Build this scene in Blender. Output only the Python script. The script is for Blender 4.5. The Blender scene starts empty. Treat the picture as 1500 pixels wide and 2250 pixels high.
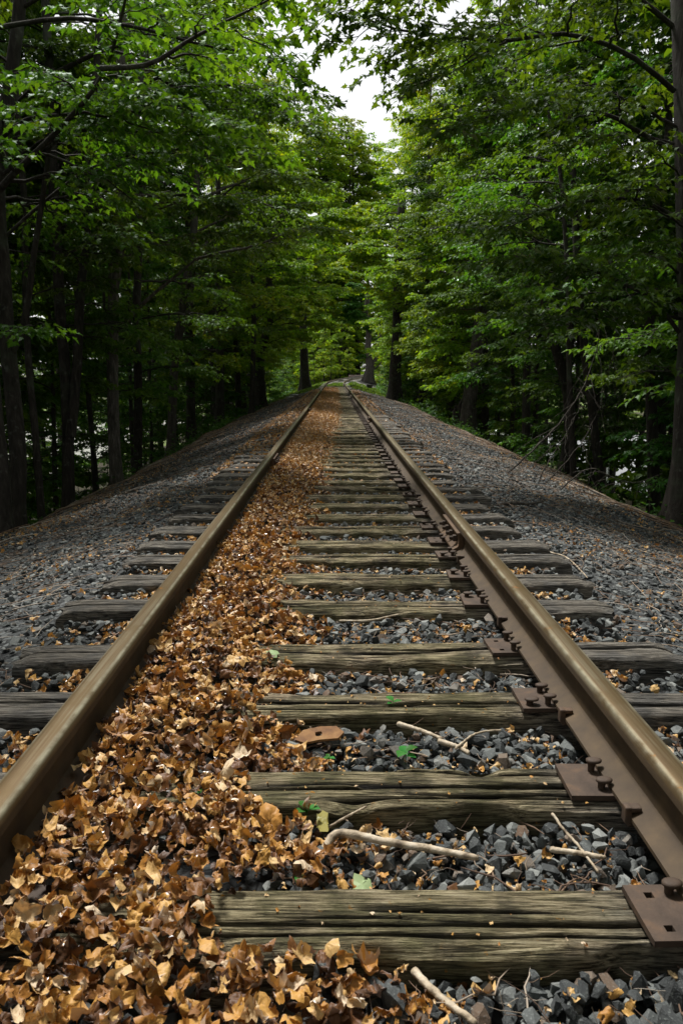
import bpy, math, random
import numpy as np
from mathutils import Vector

# ------------------------------------------------------------------ camera, world, sun, exposure
sc = bpy.context.scene
COL = sc.collection
PITCH = math.radians(10.24); YAW = math.radians(0.5)
CAM = np.array([-0.03, 0.0, 1.09])
cam_d = bpy.data.cameras.new("camera"); cam = bpy.data.objects.new("camera", cam_d); COL.objects.link(cam)
cam.location = CAM; cam.rotation_euler = (math.pi/2 - PITCH, 0, -YAW)
cam_d.sensor_fit = 'VERTICAL'; cam_d.sensor_height = 36.0; cam_d.sensor_width = 24.0; cam_d.lens = 27.2
cam_d.clip_start = 0.05; cam_d.clip_end = 3000
cam_d.dof.use_dof = True; cam_d.dof.focus_distance = 3.6; cam_d.dof.aperture_fstop = 11.0
sc.camera = cam

SUN_EL, SUN_AZ = math.radians(64), math.radians(-30)      # azimuth from +Y (down the track), negative = left
world = bpy.data.worlds.new("World"); sc.world = world; world.use_nodes = True
wn = world.node_tree; wn.nodes.clear()
wo = wn.nodes.new('ShaderNodeOutputWorld'); bg = wn.nodes.new('ShaderNodeBackground')
sky = wn.nodes.new('ShaderNodeTexSky'); sky.sky_type = 'NISHITA'; sky.sun_disc = False
sky.sun_elevation = SUN_EL; sky.sun_rotation = SUN_AZ; sky.dust_density = 1.5; sky.air_density = 1.3; sky.altitude = 50
hs = wn.nodes.new('ShaderNodeHueSaturation'); hs.inputs['Saturation'].default_value = 0.080
wn.links.new(sky.outputs[0], hs.inputs['Color']); wn.links.new(hs.outputs[0], bg.inputs['Color'])
wn.links.new(bg.outputs[0], wo.inputs[0]); bg.inputs['Strength'].default_value = 0.080
sun_d = bpy.data.lights.new("sun", 'SUN'); sun_d.energy = 2.9; sun_d.angle = math.radians(11); sun_d.color = (1.0, 0.96, 0.9)
sun = bpy.data.objects.new("sun", sun_d); COL.objects.link(sun)
sdir = Vector((math.cos(SUN_EL)*math.sin(SUN_AZ), math.cos(SUN_EL)*math.cos(SUN_AZ), math.sin(SUN_EL)))
sun.rotation_euler = sdir.to_track_quat('Z', 'Y').to_euler()
sc.view_settings.view_transform = 'Standard'; sc.view_settings.look = 'None'
sc.view_settings.exposure = 1.06; sc.view_settings.gamma = 1.0
sc.cycles.max_bounces = 9; sc.cycles.diffuse_bounces = 5; sc.cycles.glossy_bounces = 2
sc.cycles.transmission_bounces = 6; sc.cycles.transparent_max_bounces = 4
sc.cycles.use_denoising = True; sc.cycles.caustics_reflective = False; sc.cycles.caustics_refractive = False

# ------------------------------------------------------------------ helpers
def P(px, py, zc):
    """point seen at pixel (1500x2250 photo) at camera depth zc, as a world point"""
    u = (px-750)/1700.0*zc; v = (1125-py)/1700.0*zc
    right = np.array([math.cos(YAW), -math.sin(YAW), 0])
    fwd = np.array([math.sin(YAW)*math.cos(PITCH), math.cos(YAW)*math.cos(PITCH), -math.sin(PITCH)])
    up = np.cross(right, fwd)
    return CAM + right*u + up*v + fwd*zc

def tag(o, label=None, cat=None, group=None, kind=None):
    if label: o['label'] = label
    if cat: o['category'] = cat
    if group: o['group'] = group
    if kind: o['kind'] = kind
    return o

def empty(name, loc=(0,0,0), rz=0.0):
    o = bpy.data.objects.new(name, None); COL.objects.link(o); o.location = loc; o.rotation_euler = (0,0,rz)
    o.empty_display_size = 0.2
    return o

def link(name, me, parent=None, mat=None):
    o = bpy.data.objects.new(name, me); COL.objects.link(o)
    if parent is not None: o.parent = parent
    if mat is not None and not me.materials: me.materials.append(mat)
    return o

def mesh(name, V, F, smooth=False, attrs=None):
    """V (n,3); F = list of int arrays (m,k), one per polygon size"""
    me = bpy.data.meshes.new(name)
    V = np.asarray(V, dtype=np.float32)
    F = [np.asarray(f, dtype=np.int32) for f in F if len(f)]
    nl = sum(f.size for f in F); npoly = sum(len(f) for f in F)
    me.vertices.add(len(V)); me.vertices.foreach_set('co', V.ravel())
    me.loops.add(nl); me.loops.foreach_set('vertex_index', np.concatenate([f.ravel() for f in F]))
    me.polygons.add(npoly)
    tot = np.concatenate([np.full(len(f), f.shape[1], dtype=np.int32) for f in F])
    st = np.concatenate([[0], np.cumsum(tot)[:-1]]).astype(np.int32)
    me.polygons.foreach_set('loop_start', st)
    try: me.polygons.foreach_set('loop_total', tot)
    except Exception: pass
    me.polygons.foreach_set('use_smooth', np.full(npoly, bool(smooth)))
    me.update(calc_edges=True)
    if attrs:
        for k, a in attrs.items():
            at = me.attributes.new(k, 'FLOAT', 'POINT'); at.data.foreach_set('value', np.asarray(a, dtype=np.float32))
    return me

def _hash(i, j, k, s):
    h = (i*374761393 + j*668265263 + k*2147483647 + s*1274126177) & 0xffffffff
    h = ((h ^ (h >> 13))*1274126177) & 0xffffffff
    return ((h ^ (h >> 16)) & 0xffff)/65535.0*2-1
def noise(p, s=0):
    p = np.asarray(p, dtype=np.float64); f = np.floor(p); t = p-f; t = t*t*(3-2*t); f = f.astype(np.int64)
    r = 0
    for a in (0,1):
        for b in (0,1):
            for c in (0,1):
                w = (t[...,0] if a else 1-t[...,0])*(t[...,1] if b else 1-t[...,1])*(t[...,2] if c else 1-t[...,2])
                r = r + w*_hash(f[...,0]+a, f[...,1]+b, f[...,2]+c, s)
    return r
def fbm(p, s=0, oct=3):
    p = np.asarray(p, dtype=np.float64); r = 0; a = 1
    for o in range(oct):
        r = r + a*noise(p*(2.03**o)+o*7.3, s+o); a *= .5
    return r

def norm(v):
    return v/np.maximum(np.linalg.norm(v, axis=-1, keepdims=True), 1e-9)

def tubes(Pn, R, k):
    """Pn (T,n,3) paths, R (T,n) radii -> verts, quads (open tubes closed to a point by radius)"""
    T, n, _ = Pn.shape
    tg = np.empty_like(Pn); tg[:,1:-1] = Pn[:,2:]-Pn[:,:-2]; tg[:,0] = Pn[:,1]-Pn[:,0]; tg[:,-1] = Pn[:,-1]-Pn[:,-2]
    tg = norm(tg)
    mean = norm(Pn[:,-1]-Pn[:,0])
    ref = np.where(np.abs(mean[:,2:3]) > .7, np.array([[1.,0,0]]), np.array([[0,0,1.]]))[:,None,:]
    X = norm(np.cross(ref, tg)); Y = np.cross(tg, X)
    a = np.arange(k)/k*2*math.pi
    V = Pn[:,:,None,:] + R[:,:,None,None]*(np.cos(a)[None,None,:,None]*X[:,:,None,:]+np.sin(a)[None,None,:,None]*Y[:,:,None,:])
    idx = np.arange(T*n*k).reshape(T,n,k)
    q = np.stack([idx[:,:-1,:], np.roll(idx[:,:-1,:],-1,2), np.roll(idx[:,1:,:],-1,2), idx[:,1:,:]], -1).reshape(-1,4)
    return V.reshape(-1,3), q

class Acc:
    def __init__(s): s.V=[]; s.F={}; s.n=0; s.A=[]
    def add(s, V, *Fs, a=None):
        V = np.asarray(V, dtype=np.float32)
        for F in Fs:
            F = np.asarray(F)
            if len(F): s.F.setdefault(F.shape[1], []).append(F+s.n)
        s.V.append(V); s.n += len(V)
        if a is not None: s.A.append(np.asarray(a, dtype=np.float32))
    def mesh(s, name, smooth=False):
        at = {'rnd': np.concatenate(s.A)} if s.A else None
        return mesh(name, np.concatenate(s.V), [np.concatenate(f) for f in s.F.values()], smooth, at)

def box(c, s, rot=None):
    v = np.array([[x,y,z] for x in (-.5,.5) for y in (-.5,.5) for z in (-.5,.5)])*np.array(s)
    if rot is not None: v = v@np.asarray(rot).T
    return v+np.array(c), np.array([[0,1,3,2],[4,6,7,5],[0,4,5,1],[2,3,7,6],[0,2,6,4],[1,5,7,3]])

def bevel_mod(o, w, seg=2):
    m = o.modifiers.new('bevel', 'BEVEL'); m.width = w; m.segments = seg; m.limit_method = 'ANGLE'
    return o

def resample(pts, n):
    pts = np.asarray(pts, dtype=float); d = np.concatenate([[0], np.cumsum(np.linalg.norm(np.diff(pts,axis=0),axis=1))])
    # Catmull-Rom
    t = np.linspace(0, d[-1], n); out = []
    for tt in t:
        i = min(max(np.searchsorted(d, tt)-1, 0), len(pts)-2); u = (tt-d[i])/max(d[i+1]-d[i],1e-9)
        p0 = pts[max(i-1,0)]; p1 = pts[i]; p2 = pts[i+1]; p3 = pts[min(i+2,len(pts)-1)]
        out.append(.5*((2*p1)+(-p0+p2)*u+(2*p0-5*p1+4*p2-p3)*u*u+(-p0+3*p1-3*p2+p3)*u**3))
    return np.array(out)

# ------------------------------------------------------------------ materials
def new_mat(name):
    m = bpy.data.materials.new(name); m.use_nodes = True; nt = m.node_tree; nt.nodes.clear()
    out = nt.nodes.new('ShaderNodeOutputMaterial'); return m, nt, out
def N(nt, t, **kw):
    n = nt.nodes.new(t)
    for k, v in kw.items():
        if k in n.inputs: n.inputs[k].default_value = v
        else: setattr(n, k, v)
    return n
def L(nt, a, b): nt.links.new(a, b)
def ramp(nt, fac, stops, interp='LINEAR'):
    r = nt.nodes.new('ShaderNodeValToRGB'); r.color_ramp.interpolation = interp
    e = r.color_ramp.elements
    while len(e) < len(stops): e.new(.5)
    for el, (p, c) in zip(e, stops): el.position = p; el.color = (*c, 1) if len(c) == 3 else c
    L(nt, fac, r.inputs[0]); return r.outputs[0]
def coords(nt, scale=(1,1,1), rot=(0,0,0), src='Object'):
    tc = N(nt, 'ShaderNodeTexCoord'); mp = N(nt, 'ShaderNodeMapping'); mp.inputs['Scale'].default_value = scale; mp.inputs['Rotation'].default_value = rot
    L(nt, tc.outputs[src], mp.inputs[0]); return mp.outputs[0]
def nz(nt, vec, scale, detail=4, rough=.55, dist=0):
    n = N(nt, 'ShaderNodeTexNoise'); n.inputs['Scale'].default_value = scale; n.inputs['Detail'].default_value = detail
    n.inputs['Roughness'].default_value = rough; n.inputs['Distortion'].default_value = dist
    if vec is not None: L(nt, vec, n.inputs['Vector'])
    return n.outputs[0]
def mix(nt, fac, a, b, mode='MIX'):
    m = N(nt, 'ShaderNodeMix'); m.data_type = 'RGBA'; m.blend_type = mode
    for s, v in ((m.inputs[0], fac), (m.inputs[6], a), (m.inputs[7], b)):
        if isinstance(v, bpy.types.NodeSocket): L(nt, v, s)
        else: s.default_value = v if not isinstance(v, tuple) else ((*v, 1) if len(v) == 3 else v)
    return m.outputs[2]
def math_n(nt, op, a, b=None):
    m = N(nt, 'ShaderNodeMath', operation=op)
    for i, v in enumerate((a, b)):
        if v is None: continue
        if isinstance(v, bpy.types.NodeSocket): L(nt, v, m.inputs[i])
        else: m.inputs[i].default_value = v
    return m.outputs[0]
def mrange(nt, v, a, b, c=0., d=1.):
    m = N(nt, 'ShaderNodeMapRange'); L(nt, v, m.inputs[0])
    for i, x in enumerate((a,b,c,d)): m.inputs[i+1].default_value = x
    return m.outputs[0]
def bump(nt, h, strength, dist):
    b = N(nt, 'ShaderNodeBump'); b.inputs['Strength'].default_value = strength; b.inputs['Distance'].default_value = dist
    L(nt, h, b.inputs['Height']); return b.outputs[0]
def principled(nt, out, color, rough, normal=None, metallic=0., spec=.5):
    p = N(nt, 'ShaderNodeBsdfPrincipled')
    for s, v in (('Base Color', color), ('Roughness', rough), ('Metallic', metallic), ('Specular IOR Level', spec)):
        if isinstance(v, bpy.types.NodeSocket): L(nt, v, p.inputs[s])
        else: p.inputs[s].default_value = (*v, 1) if isinstance(v, tuple) else v
    if normal is not None: L(nt, normal, p.inputs['Normal'])
    L(nt, p.outputs[0], out.inputs[0]); return p

def leaf_mat(name, stops, gloss=.022, trans=.55):
    m, nt, out = new_mat(name)
    at = N(nt, 'ShaderNodeAttribute'); at.attribute_name = 'rnd'
    col = ramp(nt, at.outputs['Fac'], stops)
    oi = N(nt, 'ShaderNodeObjectInfo')
    hsv = N(nt, 'ShaderNodeHueSaturation'); L(nt, col, hsv.inputs['Color'])
    L(nt, mrange(nt, oi.outputs['Random'], 0, 1, .485, .515), hsv.inputs['Hue']); L(nt, mrange(nt, oi.outputs['Random'], 0, 1, .8, 1.2), hsv.inputs['Value'])
    col = hsv.outputs[0]
    df = N(nt, 'ShaderNodeBsdfDiffuse'); L(nt, col, df.inputs[0])
    tr = N(nt, 'ShaderNodeBsdfTranslucent')
    L(nt, mix(nt, 1.0, col, (1.25, 1.15, .45), 'MULTIPLY'), tr.inputs[0])
    ms = N(nt, 'ShaderNodeMixShader'); ms.inputs[0].default_value = trans; L(nt, df.outputs[0], ms.inputs[1]); L(nt, tr.outputs[0], ms.inputs[2])
    gl = N(nt, 'ShaderNodeBsdfGlossy'); gl.inputs['Roughness'].default_value = .38; gl.inputs[0].default_value = (.8,.9,.85,1)
    fr = N(nt, 'ShaderNodeFresnel'); fr.inputs[0].default_value = 1.35
    m2 = N(nt, 'ShaderNodeMixShader'); L(nt, math_n(nt, 'MULTIPLY', fr.outputs[0], gloss*10), m2.inputs[0])
    L(nt, ms.outputs[0], m2.inputs[1]); L(nt, gl.outputs[0], m2.inputs[2]); L(nt, m2.outputs[0], out.inputs[0])
    return m
M_LEAF = leaf_mat('leaf_green', [(0,(.038,.108,.009)),(.5,(.076,.168,.012)),(1,(.135,.235,.015))])
M_LEAF_COOL = leaf_mat('leaf_cool_green', [(0,(.026,.082,.012)),(.5,(.048,.122,.015)),(1,(.078,.168,.018))])
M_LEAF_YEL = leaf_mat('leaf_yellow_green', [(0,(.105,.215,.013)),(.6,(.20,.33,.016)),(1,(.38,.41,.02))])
M_GRASS = leaf_mat('grass_green', [(0,(.07,.13,.03)),(1,(.12,.19,.04))])
M_SPROUT = leaf_mat('sprout_green', [(0,(.05,.22,.04)),(1,(.08,.30,.06))])

def bark_mat(name, c1, c2, c3):
    m, nt, out = new_mat(name)
    v = coords(nt, (1,1,.14)); w = coords(nt)
    n1 = nz(nt, v, 22, 5, .65, .4); n2 = nz(nt, w, 1.6, 4, .6); n3 = nz(nt, w, 9, 3)
    col = ramp(nt, n1, [(.30, c1), (.55, c2), (.8, c3)])
    col = mix(nt, math_n(nt, 'MULTIPLY', mrange(nt, n2, .52, .68), .6), col, (.075,.095,.06))
    col = mix(nt, math_n(nt, 'MULTIPLY', mrange(nt, n3, .6, .75), .35), col, (.22,.23,.2))
    principled(nt, out, col, .85, bump(nt, n1, .9, .03), spec=.25); return m
M_BARK = bark_mat('bark_dark', (.012,.010,.008), (.036,.030,.025), (.085,.074,.063))
M_BARK_PALE = bark_mat('bark_pale', (.03,.026,.022), (.11,.096,.082), (.32,.29,.26))
M_BARK_MID = bark_mat('bark_mid', (.022,.019,.016), (.07,.06,.05), (.15,.134,.115))

m, nt, out = new_mat('ballast_stone')
at = N(nt, 'ShaderNodeAttribute'); at.attribute_name = 'rnd'
c = ramp(nt, at.outputs['Fac'], [(0,(.026,.029,.030)),(.35,(.056,.062,.063)),(.6,(.105,.115,.113)),(.85,(.22,.232,.222)),(.93,(.13,.10,.075)),(1,(.11,.07,.045))])
w = coords(nt); n1 = nz(nt, w, 160, 5, .7); n2 = nz(nt, w, 45, 3)
c = mix(nt, math_n(nt,'MULTIPLY',mrange(nt, n1, .55, .75),.55), c, (.33,.36,.34)); c = mix(nt, math_n(nt,'MULTIPLY',mrange(nt, n2, .56, .7),.5), c, (.05,.055,.06))
principled(nt, out, c, .8, bump(nt, n1, .55, .006), spec=.35); M_STONE = m

m, nt, out = new_mat('dead_leaf')
at = N(nt, 'ShaderNodeAttribute'); at.attribute_name = 'rnd'
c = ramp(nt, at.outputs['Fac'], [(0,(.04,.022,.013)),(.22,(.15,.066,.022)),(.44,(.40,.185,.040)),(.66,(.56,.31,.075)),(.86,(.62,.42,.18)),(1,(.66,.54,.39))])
w = coords(nt); n1 = nz(nt, w, 55, 4, .65); n2 = nz(nt, w, 240, 2)
c = mix(nt, math_n(nt,'MULTIPLY',mrange(nt, n1, .52, .72),.6), c, (.14,.055,.022))
df = N(nt,'ShaderNodeBsdfDiffuse'); L(nt,c,df.inputs[0]); b_ = bump(nt, n2, .4, .003); L(nt,b_,df.inputs['Normal'])
tr = N(nt,'ShaderNodeBsdfTranslucent'); L(nt,mix(nt,1.0,c,(1.0,.7,.4),'MULTIPLY'),tr.inputs[0])
ms = N(nt,'ShaderNodeMixShader'); ms.inputs[0].default_value=.22; L(nt,df.outputs[0],ms.inputs[1]); L(nt,tr.outputs[0],ms.inputs[2])
gl = N(nt,'ShaderNodeBsdfGlossy'); gl.inputs['Roughness'].default_value=.5; gl.inputs[0].default_value=(.9,.9,.92,1)
fr = N(nt,'ShaderNodeFresnel'); fr.inputs[0].default_value=1.4
m2 = N(nt,'ShaderNodeMixShader'); L(nt,math_n(nt,'MULTIPLY',fr.outputs[0],.6),m2.inputs[0]); L(nt,ms.outputs[0],m2.inputs[1]); L(nt,gl.outputs[0],m2.inputs[2])
L(nt,m2.outputs[0],out.inputs[0]); M_DEAD = m

def tie_mat(name, moss):
    m, nt, out = new_mat(name)
    oi = N(nt,'ShaderNodeObjectInfo'); tc = N(nt,'ShaderNodeTexCoord')
    off = N(nt,'ShaderNodeVectorMath', operation='MULTIPLY_ADD'); L(nt, tc.outputs['Object'], off.inputs[0]); off.inputs[1].default_value=(1,1,1)
    cx = N(nt,'ShaderNodeCombineXYZ'); L(nt, math_n(nt,'MULTIPLY',oi.outputs['Random'],37.), cx.inputs[0]); L(nt, math_n(nt,'MULTIPLY',oi.outputs['Random'],91.), cx.inputs[1]); L(nt,cx.outputs[0],off.inputs[2])
    mp = N(nt,'ShaderNodeMapping'); mp.inputs['Scale'].default_value=(.055,1,1); L(nt,off.outputs[0],mp.inputs[0])
    g = nz(nt, mp.outputs[0], 150, 5, .70, .25); g2 = nz(nt, mp.outputs[0], 38, 4, .6, .4); big = nz(nt, off.outputs[0], 2.6, 4, .6); sp = nz(nt, off.outputs[0], 34, 3, .5); pt = nz(nt, off.outputs[0], 7, 4, .6)
    col = ramp(nt, g, [(.36,(.014,.011,.008)),(.44,(.12,.092,.060)),(.52,(.31,.25,.165)),(.64,(.54,.46,.33))])
    col = mix(nt, mrange(nt, g2, .40, .30), col, (.016,.013,.010))
    col = mix(nt, math_n(nt,'MULTIPLY',mrange(nt, pt, .53, .40),.85), col, (.028,.024,.019))
    sepx = N(nt,'ShaderNodeSeparateXYZ'); L(nt, tc.outputs['Object'], sepx.inputs[0])
    inner = mrange(nt, math_n(nt,'ABSOLUTE',sepx.outputs[0]), .8, .45)
    mz = math_n(nt,'MULTIPLY', math_n(nt,'MULTIPLY',mrange(nt, big, .36, .52), moss), inner)
    col = mix(nt, mz, col, mix(nt, mrange(nt, g, .38, .58), (.040,.038,.012), (.29,.27,.12)))
    grey = math_n(nt,'SUBTRACT',1.,inner); ck = N(nt,'ShaderNodeAttribute'); ck.attribute_name='crk'
    col = mix(nt, math_n(nt,'MULTIPLY',grey,.75), col, ramp(nt, g, [(.36,(.015,.015,.015)),(.47,(.10,.097,.09)),(.66,(.27,.262,.245))]))
    lich = math_n(nt,'MULTIPLY', mrange(nt, sp, .69, .73), mrange(nt, big, .45, .55))
    col = mix(nt, math_n(nt,'MULTIPLY',lich,inner), col, (.42,.19,.02)); col = mix(nt, ck.outputs['Fac'], col, (.010,.008,.006))
    hh = math_n(nt,'ADD', g, math_n(nt,'MULTIPLY', g2, .8))
    principled(nt, out, col, .85, bump(nt, hh, 1.0, .02), spec=.2); return m
M_TIE = tie_mat('weathered_tie', .42)

def steel(name, cols, rough, worn=False):
    m, nt, out = new_mat(name)
    w = coords(nt); st = coords(nt, (1,.01,1)); n1 = nz(nt, w, 14, 4, .6); n2 = nz(nt, w, 170, 3); n3 = nz(nt, st, 160, 3, .6); n4 = nz(nt, w, 3.1, 4, .65)
    col = ramp(nt, n1, cols); rg = rough
    if worn:
        tc = N(nt,'ShaderNodeTexCoord'); sp = N(nt,'ShaderNodeSeparateXYZ'); L(nt, tc.outputs['Object'], sp.inputs[0])
        top = mrange(nt, sp.outputs[2], .148, .158)
        wc = ramp(nt, n3, [(.36,(.105,.068,.034)),(.5,(.145,.103,.055)),(.64,(.185,.155,.10))])
        wc = mix(nt, mrange(nt, n4, .48, .66), wc, (.125,.085,.04))
        ax_ = math_n(nt,'ABSOLUTE', sp.outputs[0]); band = math_n(nt,'MULTIPLY', mrange(nt, ax_, .020, .027), mrange(nt, ax_, .0355, .031)); wc = mix(nt, math_n(nt,'MULTIPLY',band,mrange(nt,n1,.7,.4)), wc, (.34,.31,.22))
        wc = mix(nt, mrange(nt, n1, .68, .74), wc, (.22,.105,.025))
        col = mix(nt, top, col, wc); rg = mrange(nt, top, 0, 1, .75, .40)
        sp2 = mrange(nt, n2, .72, .78); col = mix(nt, math_n(nt,'MULTIPLY',sp2,.3), col, (.25,.21,.15))
        p = principled(nt, out, col, rg, bump(nt, n2, .12, .002), metallic=mrange(nt, top, 0, 1, 0., .6), spec=.4)
    else:
        principled(nt, out, col, rg, bump(nt, n2, .35, .003), spec=.35)
    return m
M_RAIL = steel('rail_steel', [(.3,(.034,.021,.010)),(.6,(.058,.037,.017)),(.8,(.085,.054,.024))], .7, True)
M_RUST = steel('rust_dark', [(.3,(.034,.022,.015)),(.55,(.062,.041,.028)),(.8,(.12,.068,.036))], .72)
M_RUST_O = steel('rust_orange', [(.35,(.10,.045,.018)),(.55,(.20,.10,.035)),(.75,(.28,.17,.07))], .8)

m, nt, out = new_mat('stick'); w = coords(nt); n1 = nz(nt, w, 30, 4); n2 = nz(nt, w, 120, 2)
c = ramp(nt, n1, [(.35,(.13,.095,.06)),(.5,(.36,.29,.20)),(.65,(.50,.43,.33))]); oi = N(nt,'ShaderNodeObjectInfo')
principled(nt, out, c, .7, bump(nt, n2, .5, .004)); M_STICK = m
m, nt, out = new_mat('needle_litter'); at = N(nt, 'ShaderNodeAttribute'); at.attribute_name='rnd'
principled(nt, out, ramp(nt, at.outputs['Fac'], [(0,(.07,.04,.025)),(.5,(.19,.12,.075)),(.85,(.30,.24,.18)),(1,(.38,.34,.29))]), .8); M_LITTER = m

# ground: ballast crown, brown litter shoulder, dark forest floor
m, nt, out = new_mat('ground'); w = coords(nt)
tc = N(nt,'ShaderNodeAttribute'); tc.attribute_name='lat'; lat = tc.outputs['Fac']
ta = N(nt,'ShaderNodeAttribute'); ta.attribute_name='along'; alo = ta.outputs['Fac']
vo = N(nt,'ShaderNodeTexVoronoi'); vo.inputs['Scale'].default_value=26; L(nt,w,vo.inputs['Vector'])
vb = N(nt,'ShaderNodeTexVoronoi'); vb.inputs['Scale'].default_value=26; vb.feature='DISTANCE_TO_EDGE'; L(nt,w,vb.inputs['Vector'])
n1 = nz(nt,w,1.3,5,.65); n2 = nz(nt,w,18,5,.7); n3 = nz(nt,w,.25,4,.6)
stone = mix(nt, .55, ramp(nt, N(nt,'ShaderNodeSeparateColor').outputs[0], [(0,(.07,.08,.085)),(1,(.2,.21,.21))]), (.12,.13,.133))
sepc = N(nt,'ShaderNodeSeparateColor'); L(nt, vo.outputs['Color'], sepc.inputs[0])
stone = ramp(nt, sepc.outputs[0], [(0,(.03,.033,.035)),(.5,(.065,.07,.072)),(1,(.14,.15,.15))])
stone = mix(nt, mrange(nt, vb.outputs['Distance'], .12, .0), stone, (.02,.02,.02))
brown = ramp(nt, n2, [(.3,(.03,.02,.012)),(.5,(.09,.055,.032)),(.7,(.17,.10,.055))])
c = mix(nt, mrange(nt, math_n(nt,'ADD', n1, math_n(nt,'MULTIPLY', lat, .045)), .70, .78), stone, brown)
# leaf brown along the far left shoulder and near the rails
c = mix(nt, math_n(nt,'MULTIPLY', mrange(nt, lat, 2.2, 1.2), mrange(nt, alo, 8, 22)), c, (.16,.092,.045))
grassy = mix(nt, mrange(nt, n3, .45,.6), (.035,.04,.02), (.085,.13,.03))
c = mix(nt, mrange(nt, alo, 58, 62), c, grassy)
c = mix(nt, mrange(nt, alo, 74, 78), c, (.17,.165,.15))
floor = ramp(nt, nz(nt,w,3,5,.7), [(.35,(.018,.014,.009)),(.55,(.04,.034,.018)),(.7,(.05,.07,.02))])
floor = mix(nt, mrange(nt, n3, .52, .62), floor, (.13,.20,.045))
c = mix(nt, mrange(nt, math_n(nt,'ADD', lat, math_n(nt,'MULTIPLY', n1, 1.6)), 5.0, 6.0), c, floor)
hgt = math_n(nt,'ADD', math_n(nt,'MULTIPLY', vb.outputs['Distance'], 1.0), math_n(nt,'MULTIPLY', n2, .25))
principled(nt, out, c, .9, bump(nt, hgt, .8, .03), spec=.2); M_GROUND = m

# ------------------------------------------------------------------ track alignment
def cx(y):  return np.where(np.asarray(y) > 66, (np.asarray(y, dtype=float)-66)**2/420.0, 0.0)
def cz(y):  return np.where(np.asarray(y) > 55, (np.asarray(y, dtype=float)-55)**2*1.6e-4, 0.0)
LATS = np.array([0,.7,1.15,1.45,1.9,2.6,3.4,3.9,4.3,4.8,6,8,11,14,18])
HTS  = np.array([-.130,-.130,-.125,-.10,-.17,-.36,-.58,-.72,-.90,-1.30,-2.3,-3.9,-5.6,-6.2,-6.4])
def gz(x, y):
    x = np.asarray(x, dtype=float); y = np.asarray(y, dtype=float)
    l = x-cx(y); a = np.where(l < 0, np.abs(l)*1.08, np.abs(l))
    h = np.interp(a, LATS, HTS)
    h = h + np.interp(y, [5,20,60,400], [0, 0, .0, .0])
    k = np.clip((a-1.4)/1.0, 0, 1)
    h = h + k*(.06*noise(np.stack([x*.9, y*.9, 0*x], -1), 3)+.03*noise(np.stack([x*2.3, y*2.1, 0*x], -1), 4)) + np.clip((a-3.6)/2,0,1)*.28*noise(np.stack([x*.35, y*.3, 0*x], -1), 5)
    # outside end of ties buried further down the line
    out = np.clip((a-.8)/.3,0,1)*np.clip((2.0-a)/.5,0,1)
    h = h + out*np.where(l < 0, np.interp(y, [0,10,15,60],[0,0,.075,.085]), np.interp(y,[0,18,28,60],[0,0,.07,.085]))
    far = np.clip((np.abs(x)-40)/200, 0, 1)
    return h + cz(y)*np.clip(1-(a-5)/20, 0, 1) + far*5*noise(np.stack([x*.01, y*.01, 0*x], -1), 9)

def build_ground():
    xs = np.unique(np.concatenate([np.linspace(-2.2,2.2,45), np.linspace(-7,7,71), np.linspace(-20,20,61), np.linspace(-60,60,41), np.linspace(-900,900,61)]).round(3))
    ys = np.unique(np.concatenate([np.linspace(-8,14,111), np.linspace(14,60,116), np.linspace(60,200,141), np.linspace(-60,300,61), np.linspace(300,1500,25)]).round(3))
    X, Y = np.meshgrid(xs, ys); Xc = X + cx(np.clip(Y,0,220))*np.exp(-(X/400)**2)
    Z = gz(Xc, np.clip(Y,-60,220)) + np.where(Y > 220, 0, 0)
    V = np.stack([Xc, Y, Z], -1).reshape(-1,3); nx = len(xs); ny = len(ys)
    i = np.arange(nx*ny).reshape(ny,nx)
    F = np.stack([i[:-1,:-1], i[:-1,1:], i[1:,1:], i[1:,:-1]], -1).reshape(-1,4)
    me = mesh('ground', V, [F], True, {'lat': np.abs(X).ravel(), 'along': Y.ravel()})
    return tag(link('ground', me, None, M_GROUND), 'stony railway embankment falling to the wooded ground on both sides', 'ground', None, 'structure')
build_ground()

# pale car park / lane on the left and pond on the right glimpsed below the trees
def strip(name, x0, x1, y0, y1, z, mat, label, cat):
    nx, ny = 12, 40
    X, Y = np.meshgrid(np.linspace(0,1,nx), np.linspace(0,1,ny))
    wob = noise(np.stack([Y*9, 0*Y, 0*Y+x0], -1), 2)*1.2
    V = np.stack([x0+(x1-x0)*X+wob, y0+(y1-y0)*Y, 0*X+z], -1).reshape(-1,3)
    i = np.arange(nx*ny).reshape(ny,nx); F = np.stack([i[:-1,:-1], i[:-1,1:], i[1:,1:], i[1:,:-1]], -1).reshape(-1,4)
    return tag(link(name, mesh(name, V, [F]), None, mat), label, cat, None, 'structure')
m, nt, out = new_mat('pale_lane'); c = ramp(nt, nz(nt, coords(nt), .8, 5, .7), [(.35,(.12,.13,.10)),(.65,(.24,.24,.22))]); principled(nt, out, c, .8); M_LANE = m
m, nt, out = new_mat('pond_water'); principled(nt, out, (.05,.06,.05), .08, bump(nt, nz(nt, coords(nt), 2.5, 3), .15, .02), spec=.8); M_WATER = m

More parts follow.
